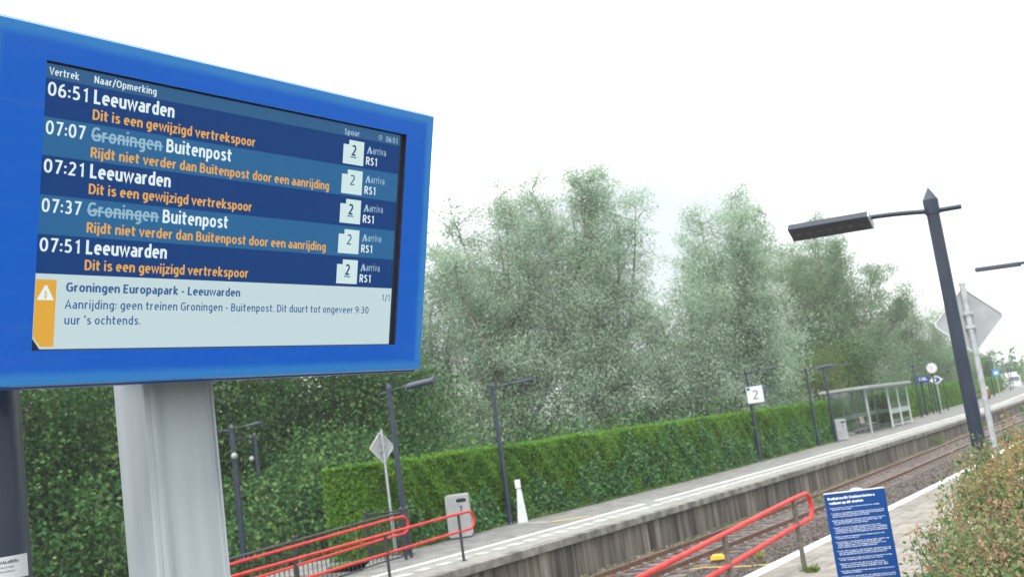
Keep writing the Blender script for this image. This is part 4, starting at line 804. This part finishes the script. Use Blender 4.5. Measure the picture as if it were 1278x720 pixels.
def hedge(label, s0, s1, H, dens, lsz, ivy, seed):
    t = thing('hedge', label, 'hedge', (HB((s0+s1)/2), (s0+s1)/2, 0), 0, 'clipped hedges behind the far platform'); o = Vector(t.location)
    rg = np.random.default_rng(seed); D = 1.3
    def fx(s): return np.interp(s, [18, 26, 30, 38, 58, 76, 91, 125, 170, 200], [-17.0, -16.9, -16.45, -16.05, -16.05, -17.0, -17.7, -18.9, -21.5, -25])
    mb = MB(); ss = list(np.arange(s0+.12, s1-.1, 1.0))+[s1-.12]
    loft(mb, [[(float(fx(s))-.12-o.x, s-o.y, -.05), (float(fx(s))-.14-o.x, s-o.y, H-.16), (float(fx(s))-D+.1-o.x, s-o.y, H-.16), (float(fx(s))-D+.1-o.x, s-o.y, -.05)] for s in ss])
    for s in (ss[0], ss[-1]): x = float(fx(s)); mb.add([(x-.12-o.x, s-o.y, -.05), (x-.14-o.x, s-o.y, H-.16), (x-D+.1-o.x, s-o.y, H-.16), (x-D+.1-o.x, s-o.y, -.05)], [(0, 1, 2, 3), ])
    part('shade_core', mb, m_core, t)  # solid filler box; the hedge's inner shade is put into its dark colour
    def face(n, zmax, zmin=0.02):
        u = rg.uniform(0, 1, n)
        dn = dens
        s = s0+(s1-s0)*(u**1.45 if s1-s0 > 20 else u); z = rg.uniform(zmin, zmax, n); w = .05*np.sin(s*1.9+z*2)+.04*np.sin(s*4.7+1)*np.sin(z*5)+.03*np.sin(s*9+z*7)
        return s, z, w
    n = int(dens*(s1-s0)*H); s, z, w = face(n, H-.03); P = np.stack([fx(s)-.06+w+rg.normal(size=n)*.035-np.clip(z-(H-.22), 0, 1)*.5, s, z], 1)
    # worn hole showing the inside
    if s0 < 21:
        keep = ((P[:, 1]-33.0)/.55)**2+((P[:, 2]-.95)/.55)**2 > 1+rg.normal(size=n)*.5; P = P[keep]
    n2 = int(dens*(s1-s0)*.9); u = rg.uniform(0, 1, n2); s2 = s0+(s1-s0)*u**1.3; x2 = fx(s2)-rg.uniform(.05, D, n2); P2 = np.stack([x2, s2, H-.06+.03*np.sin(s2*1.3)+rg.normal(size=n2)*.03+(rg.random(n2) < .03)*rg.uniform(0, .09, n2)], 1)
    n3 = int(dens*D*H*1.4); P3 = []
    for se, sg in ((s0, -1), (s1, 1)): P3.append(np.stack([fx(se)-rg.uniform(0.05, D, n3), se+rg.normal(size=n3)*.04+sg*(-.06), rg.uniform(.0, H-.05, n3)], 1))
    PF = np.concatenate([P, P2]+P3)
    nr = np.zeros_like(PF); nr[:len(P), 0] = 1; nr[len(P):len(P)+n2, 2] = 1; nr[len(P)+n2:, 1] = -1
    leaves('foliage', PF-np.array(o), rg.uniform(*lsz, len(PF)), .62, m_hedge, t, nrm=nr, up=.3)
    ns = int(14*(s1-s0)); s_ = rg.uniform(s0, s1, ns); ps = []
    for q in s_: h0 = rg.uniform(.03, .16); x_ = float(fx(q))-rg.uniform(.02, D); ps += [(x_+rg.normal()*.02, q+rg.normal()*.02, H-.05+h0*w) for w in (.3, .6, .8, 1)]
    ps = np.array(ps); leaves('stray_shoots', ps-np.array(o), rg.uniform(lsz[0], lsz[1]*1.1, len(ps)), .5, m_hedge, t, up=.8)
    if ivy:
        n = int(ivy*(s1-s0)); s = s0+1+(s1-s0-1)*rg.uniform(0, 1, n)**1.3; lim = np.interp(s, [19, 30, 36, 44, 58], [.55, .95, 2.0, 1.2, 1.0])+.35*np.sin(s*2.1)+.25*np.sin(s*5.3)
        z = rg.uniform(0, 1, n)**1.3*lim; z = np.clip(z, .02, H); P = np.stack([fx(s)+.02+.05*np.sin(s*3.1+z*3)+rg.normal(size=n)*.04, s, z], 1)
        nr = np.zeros_like(P); nr[:, 0] = 1; leaves('ivy', P-np.array(o), rg.uniform(.07, .13, n), .85, m_ivy, t, nrm=nr*.8, up=-.2)
    return t
hedge('long clipped green hedge with ivy at its foot, from the ramp to the shelter', 20.0, 58.6, 2.24, 1350, (.05, .09), 620, 5)
hedge('far clipped hedge running on beyond the shelter', 76.5, 196, 2.25, 330, (.10, .19), 0, 6)
t = hedge('dark hedge stretch seen through the shelter glass', 60.0, 76.4, 2.0, 420, (.08, .15), 0, 8); t.location.x -= 2.6

# shrub on the right: twigs, leaves, tips
bs = thing('flowering_shrub', 'large shrub with green and reddish young leaves filling the lower right corner', 'shrub', (.3, 6.5, 0))
ob = np.array([.3, 6.5, 0])
def shrub_top(s, x, dx):
    return np.interp(s, [2.6, 4, 6, 8, 10.2], [1.46, 1.55, 1.67, 1.80, 1.76])+.08*np.sin(s*3.1+x*2)+.06*np.sin(x*4.3+s)+.05*np.sin(x*9+s*7)+.10*np.clip(dx, 0, 1.2)-.32*np.exp(-dx*3.5)
def shrub_edge(s): return -np.minimum(1.16, .203*s)+.05*np.sin(s*2.3)+.04*np.sin(s*5.1)
LP_, TP_, sprigs = [], [], MB()
for k in range(4300):
    s = rng.uniform(2.8, 10.2); xl = float(shrub_edge(s)); dx = rng.uniform(0, 1)**1.7*2.5; x = xl+dx; tz = float(shrub_top(s, x, dx))
    if rng.random() < .42: tz = rng.uniform(.25, 1)*tz; dx = 0; x = xl+rng.uniform(-.02, .22); out = rng.uniform(-.10, -.0)
    else: tz += rng.normal()*.035-rng.uniform(0, 1)**3*.3; out = rng.normal()*.05
    h_ = rng.uniform(.16, .34); tip = np.array([x+out, s+rng.normal()*.05, tz]); root = np.array([x+rng.normal()*.03, s+rng.normal()*.04, tz-h_]); mid = (tip+root)/2+rng.normal(size=3)*.015
    if k % 3 == 0: sprigs.tube([tuple(root-ob), tuple(mid-ob), tuple(tip-ob)], [.003, .0025, .0012], 3, caps=False)
    w = rng.uniform(0, 1, 36)**.8; c0 = root+(tip-root)*w[:, None]; d_ = rng.normal(size=(36, 3))*np.array([.034, .034, .016])*(1.15-.6*w)[:, None]*1.25; c0 = c0+d_
    LP_.append(c0[w < .80]); (TP_ if rng.random() < .6 else LP_).append(c0[w >= .80])
LP_ = np.concatenate(LP_); TP_ = np.concatenate(TP_)
fs_ = lambda P: rng.uniform(.014, .030, len(P))*(1+.05*(P[:, 1]-4))
leaves('foliage', LP_-ob, fs_(LP_), .58, m_shrub, bs, up=.25)
leaves('reddish_tips', TP_-ob, fs_(TP_)*.95, .5, m_tip, bs, up=.5)
tag(part('sprigs', sprigs, m_twig, bs), kind='stuff')
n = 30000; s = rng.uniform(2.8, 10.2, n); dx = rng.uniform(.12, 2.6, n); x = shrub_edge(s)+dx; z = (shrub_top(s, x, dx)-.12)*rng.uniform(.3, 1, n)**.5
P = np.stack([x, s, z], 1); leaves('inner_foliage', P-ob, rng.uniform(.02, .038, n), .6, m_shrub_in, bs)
mb = MB()
for k in range(420):
    s = rng.uniform(3, 10); x = -min(1.1, .19*s)+rng.uniform(0, 1)**1.6*2.2; tz = np.interp(s, [2.6, 4, 6, 8, 10.2], [1.46, 1.55, 1.67, 1.80, 1.76])-.12
    mb.tube([(x+rng.normal()*.12, s+rng.normal()*.12, .2), (x+rng.normal()*.05, s, tz*.7), (x+rng.normal()*.06, s+rng.normal()*.06, tz+rng.uniform(-.1, .14))], [.006, .004, .002], 4, caps=False)
mb.v = [tuple(np.array(v)-ob) for v in mb.v]; tag(part('twigs', mb, m_twig, bs), kind='stuff')
mb = MB(); PS = []
for k in range(190):
    s = rng.uniform(6.2, 9.6); dx = rng.uniform(-.05, 1)**1.0*1.6 if k % 3 else rng.uniform(-.12, .2); x = -min(1.22, .235*s)+max(dx, -.12)
    tz = float(np.interp(s, [2.6, 4, 6, 8, 10.2], [1.46, 1.55, 1.67, 1.80, 1.76]))+.05-.25*math.exp(-max(dx, 0)*3.5)
    lean = (rng.uniform(-.22, .0) if s > 7.8 else 0) if dx < .2 else rng.normal()*.08; h_ = rng.uniform(.04, .16)
    p0, p1 = np.array([x, s, tz-.15]), np.array([x+lean*.6, s+rng.normal()*.08, tz+h_*(.6 if dx < .2 else 1)]); mb.tube([tuple(p0), tuple((p0+p1)/2+rng.normal(size=3)*.01), tuple(p1)], [.003, .0025, .0015], 4, caps=False)
    for q in range(16): w = rng.uniform(.25, 1.05); PS.append(p0+(p1-p0)*w+rng.normal(size=3)*.026)
mb.v = [tuple(np.array(v)-ob) for v in mb.v]; tag(part('young_shoots', mb, mat('shoot', (.25, .17, .08), .7), bs), kind='stuff')
PS = np.array(PS); leaves('young_leaves', PS-ob, rng.uniform(.014, .030, len(PS)), .6, m_sprig, bs, up=.3)
m_petal = leafmat('petal', [(.72, .68, .66), (.85, .84, .82)], .3)
PP = []
for k in range(34):
    s = rng.uniform(4.2, 9.5); dx = rng.uniform(0, 1.5); c0 = np.array([-min(1.2, .22*s)+dx, s, float(np.interp(s, [2.6, 4, 6, 8, 10.2], [1.46, 1.55, 1.67, 1.80, 1.76]))+.06*dx-.28*math.exp(-dx*3.5)+rng.uniform(-.06, .03)]); PP.append(c0+rng.normal(size=(12, 3))*.018)
PP = np.concatenate(PP); leaves('blossom', PP-ob, rng.uniform(.014, .026, len(PP)), .9, m_petal, bs)
# weeds
def weed(label, loc, r_, h_, n, m=m_weed):
    t = thing('weed', label, 'weed', loc, 0, 'weeds beside the track'); mb = MB(); P = []
    for k in range(7):
        a = rng.uniform(0, 6.28); q = (math.cos(a)*r_*.7, math.sin(a)*r_*.7, h_*rng.uniform(.5, 1)); mb.tube([(0, 0, 0), (q[0]*.4, q[1]*.4, q[2]*.6), q], [.006, .004, .002], 4)
        for w in np.linspace(.3, 1, n//7): P.append(np.array(q)*w+rng.normal(size=3)*r_*.18)
    tag(part('stems', mb, mat('weed_stem', (.1, .14, .04), .8) if 'ws' not in TC else TC['ws'], t), kind='stuff'); TC['ws'] = t.children[0].data.materials[0]
    tag(leaves('leaf_tuft', np.array(P), rng.uniform(.04, .09, len(P)), .5, m, t), kind='stuff')
weed('yellow green weed on the ballast near the white platform edge', (-8.15, 22.2, -.93), .13, .22, 140, m_sprig)
weed('green weed at the foot of the platform wall below the shelter', (E_(58)+.25, 58.0, -.83), .45, .5, 400)
weed('green weed between the rails just left of the information board', (-9.95, 33.4, -.93), .4, .22, 260)
weed('small tuft at the foot of the railing post on the pavers', (-4.62, 14.45, 0), .13, .07, 90)
weed('leafy weed at the foot of the litter bin by the hedge', (-16.9, 22.3, 0), .28, .35, 260)
weed('far green weed against the platform wall', (E_(72)+.3, 72, -.83), .4, .4, 260)
# strip of grass and moss between the hedge and the paving
n = 9000; s = rng.uniform(18.5, 60, n); x = np.array([HB(v) for v in s])+rng.uniform(-.05, .16, n)
tag(leaves('grass_strip', np.stack([x, s, rng.uniform(0, .07, n)], 1), rng.uniform(.05, .12, n), .3, m_weed, up=1.5), 'ragged grass along the foot of the long hedge', 'grass', kind='stuff')
n = 9000; s = rng.uniform(14, 70, n); x = np.array([E_(v) for v in s])+rng.uniform(.0, .5, n)
tag(leaves('trackside_moss', np.stack([x, s, -.94+np.interp(s, [30, 60], [0, .13])+rng.uniform(0, .06, n)], 1), rng.uniform(.03, .09, n), .5, leafmat('dry_moss', [(.10, .11, .05), (.20, .19, .12), (.26, .24, .17)], .1)), 'dry moss and grass at the foot of the platform wall', 'moss', kind='stuff')

# ---------------------------------------------------------------- the sticker on the dark post
ca = math.atan2(-1.355, 2.22)                 # direction from the post towards the camera
mb = MB(); n = 14; zb, zt_ = 2.116, 2.163; a0, a1 = ca+.20, ca+1.06; r_ = .0950; vs = []
for k in range(n+1):
    a = a0+(a1-a0)*k/n
    for z in (zb, zt_): vs.append((r_*math.cos(a), r_*math.sin(a), z))
mb.add(vs, [(2*k, 2*k+2, 2*k+3, 2*k+1) for k in range(n)]); st = part('sticker', mb, m_signw, pl)
def wrap(s, u, z, w, cap, bold):
    o = text('sticker_text', s, 0, 0, w, cap, 0, m_text_dark, st, bold); me = o.data; a = np.empty(len(me.vertices)*3); me.vertices.foreach_get('co', a); a = a.reshape(-1, 3)
    an = a0+(u+a[:, 0])/r_; b = np.stack([(r_+.0006)*np.cos(an), (r_+.0006)*np.sin(an), z+a[:, 1]], 1); me.vertices.foreach_set('co', b.ravel()); me.update()
wrap('TVALIBERT', .004, 2.149, .048, .006, .01); wrap('storing of vragen', .004, 2.140, .036, .0035, 0); wrap('bel meldkamer', .010, 2.131, .032, .0035, 0)

# ---------------------------------------------------------------- air
mb = MB(); mb.box((-905, -905, -2.1), (905, 1805, 21.0)); hz = part('haze', mb, []) ; tag(hz, kind='stuff')
hm = bpy.data.materials.new('haze'); hm.use_nodes = True; ht = hm.node_tree; ht.nodes.clear(); pv_ = ht.nodes.new('ShaderNodeVolumePrincipled'); pv_.inputs['Color'].default_value = (.93, .97, 1, 1); pv_.inputs['Density'].default_value = .0006; ho = ht.nodes.new('ShaderNodeOutputMaterial'); ht.links.new(pv_.outputs[0], ho.inputs['Volume']); hz.data.materials.append(hm)
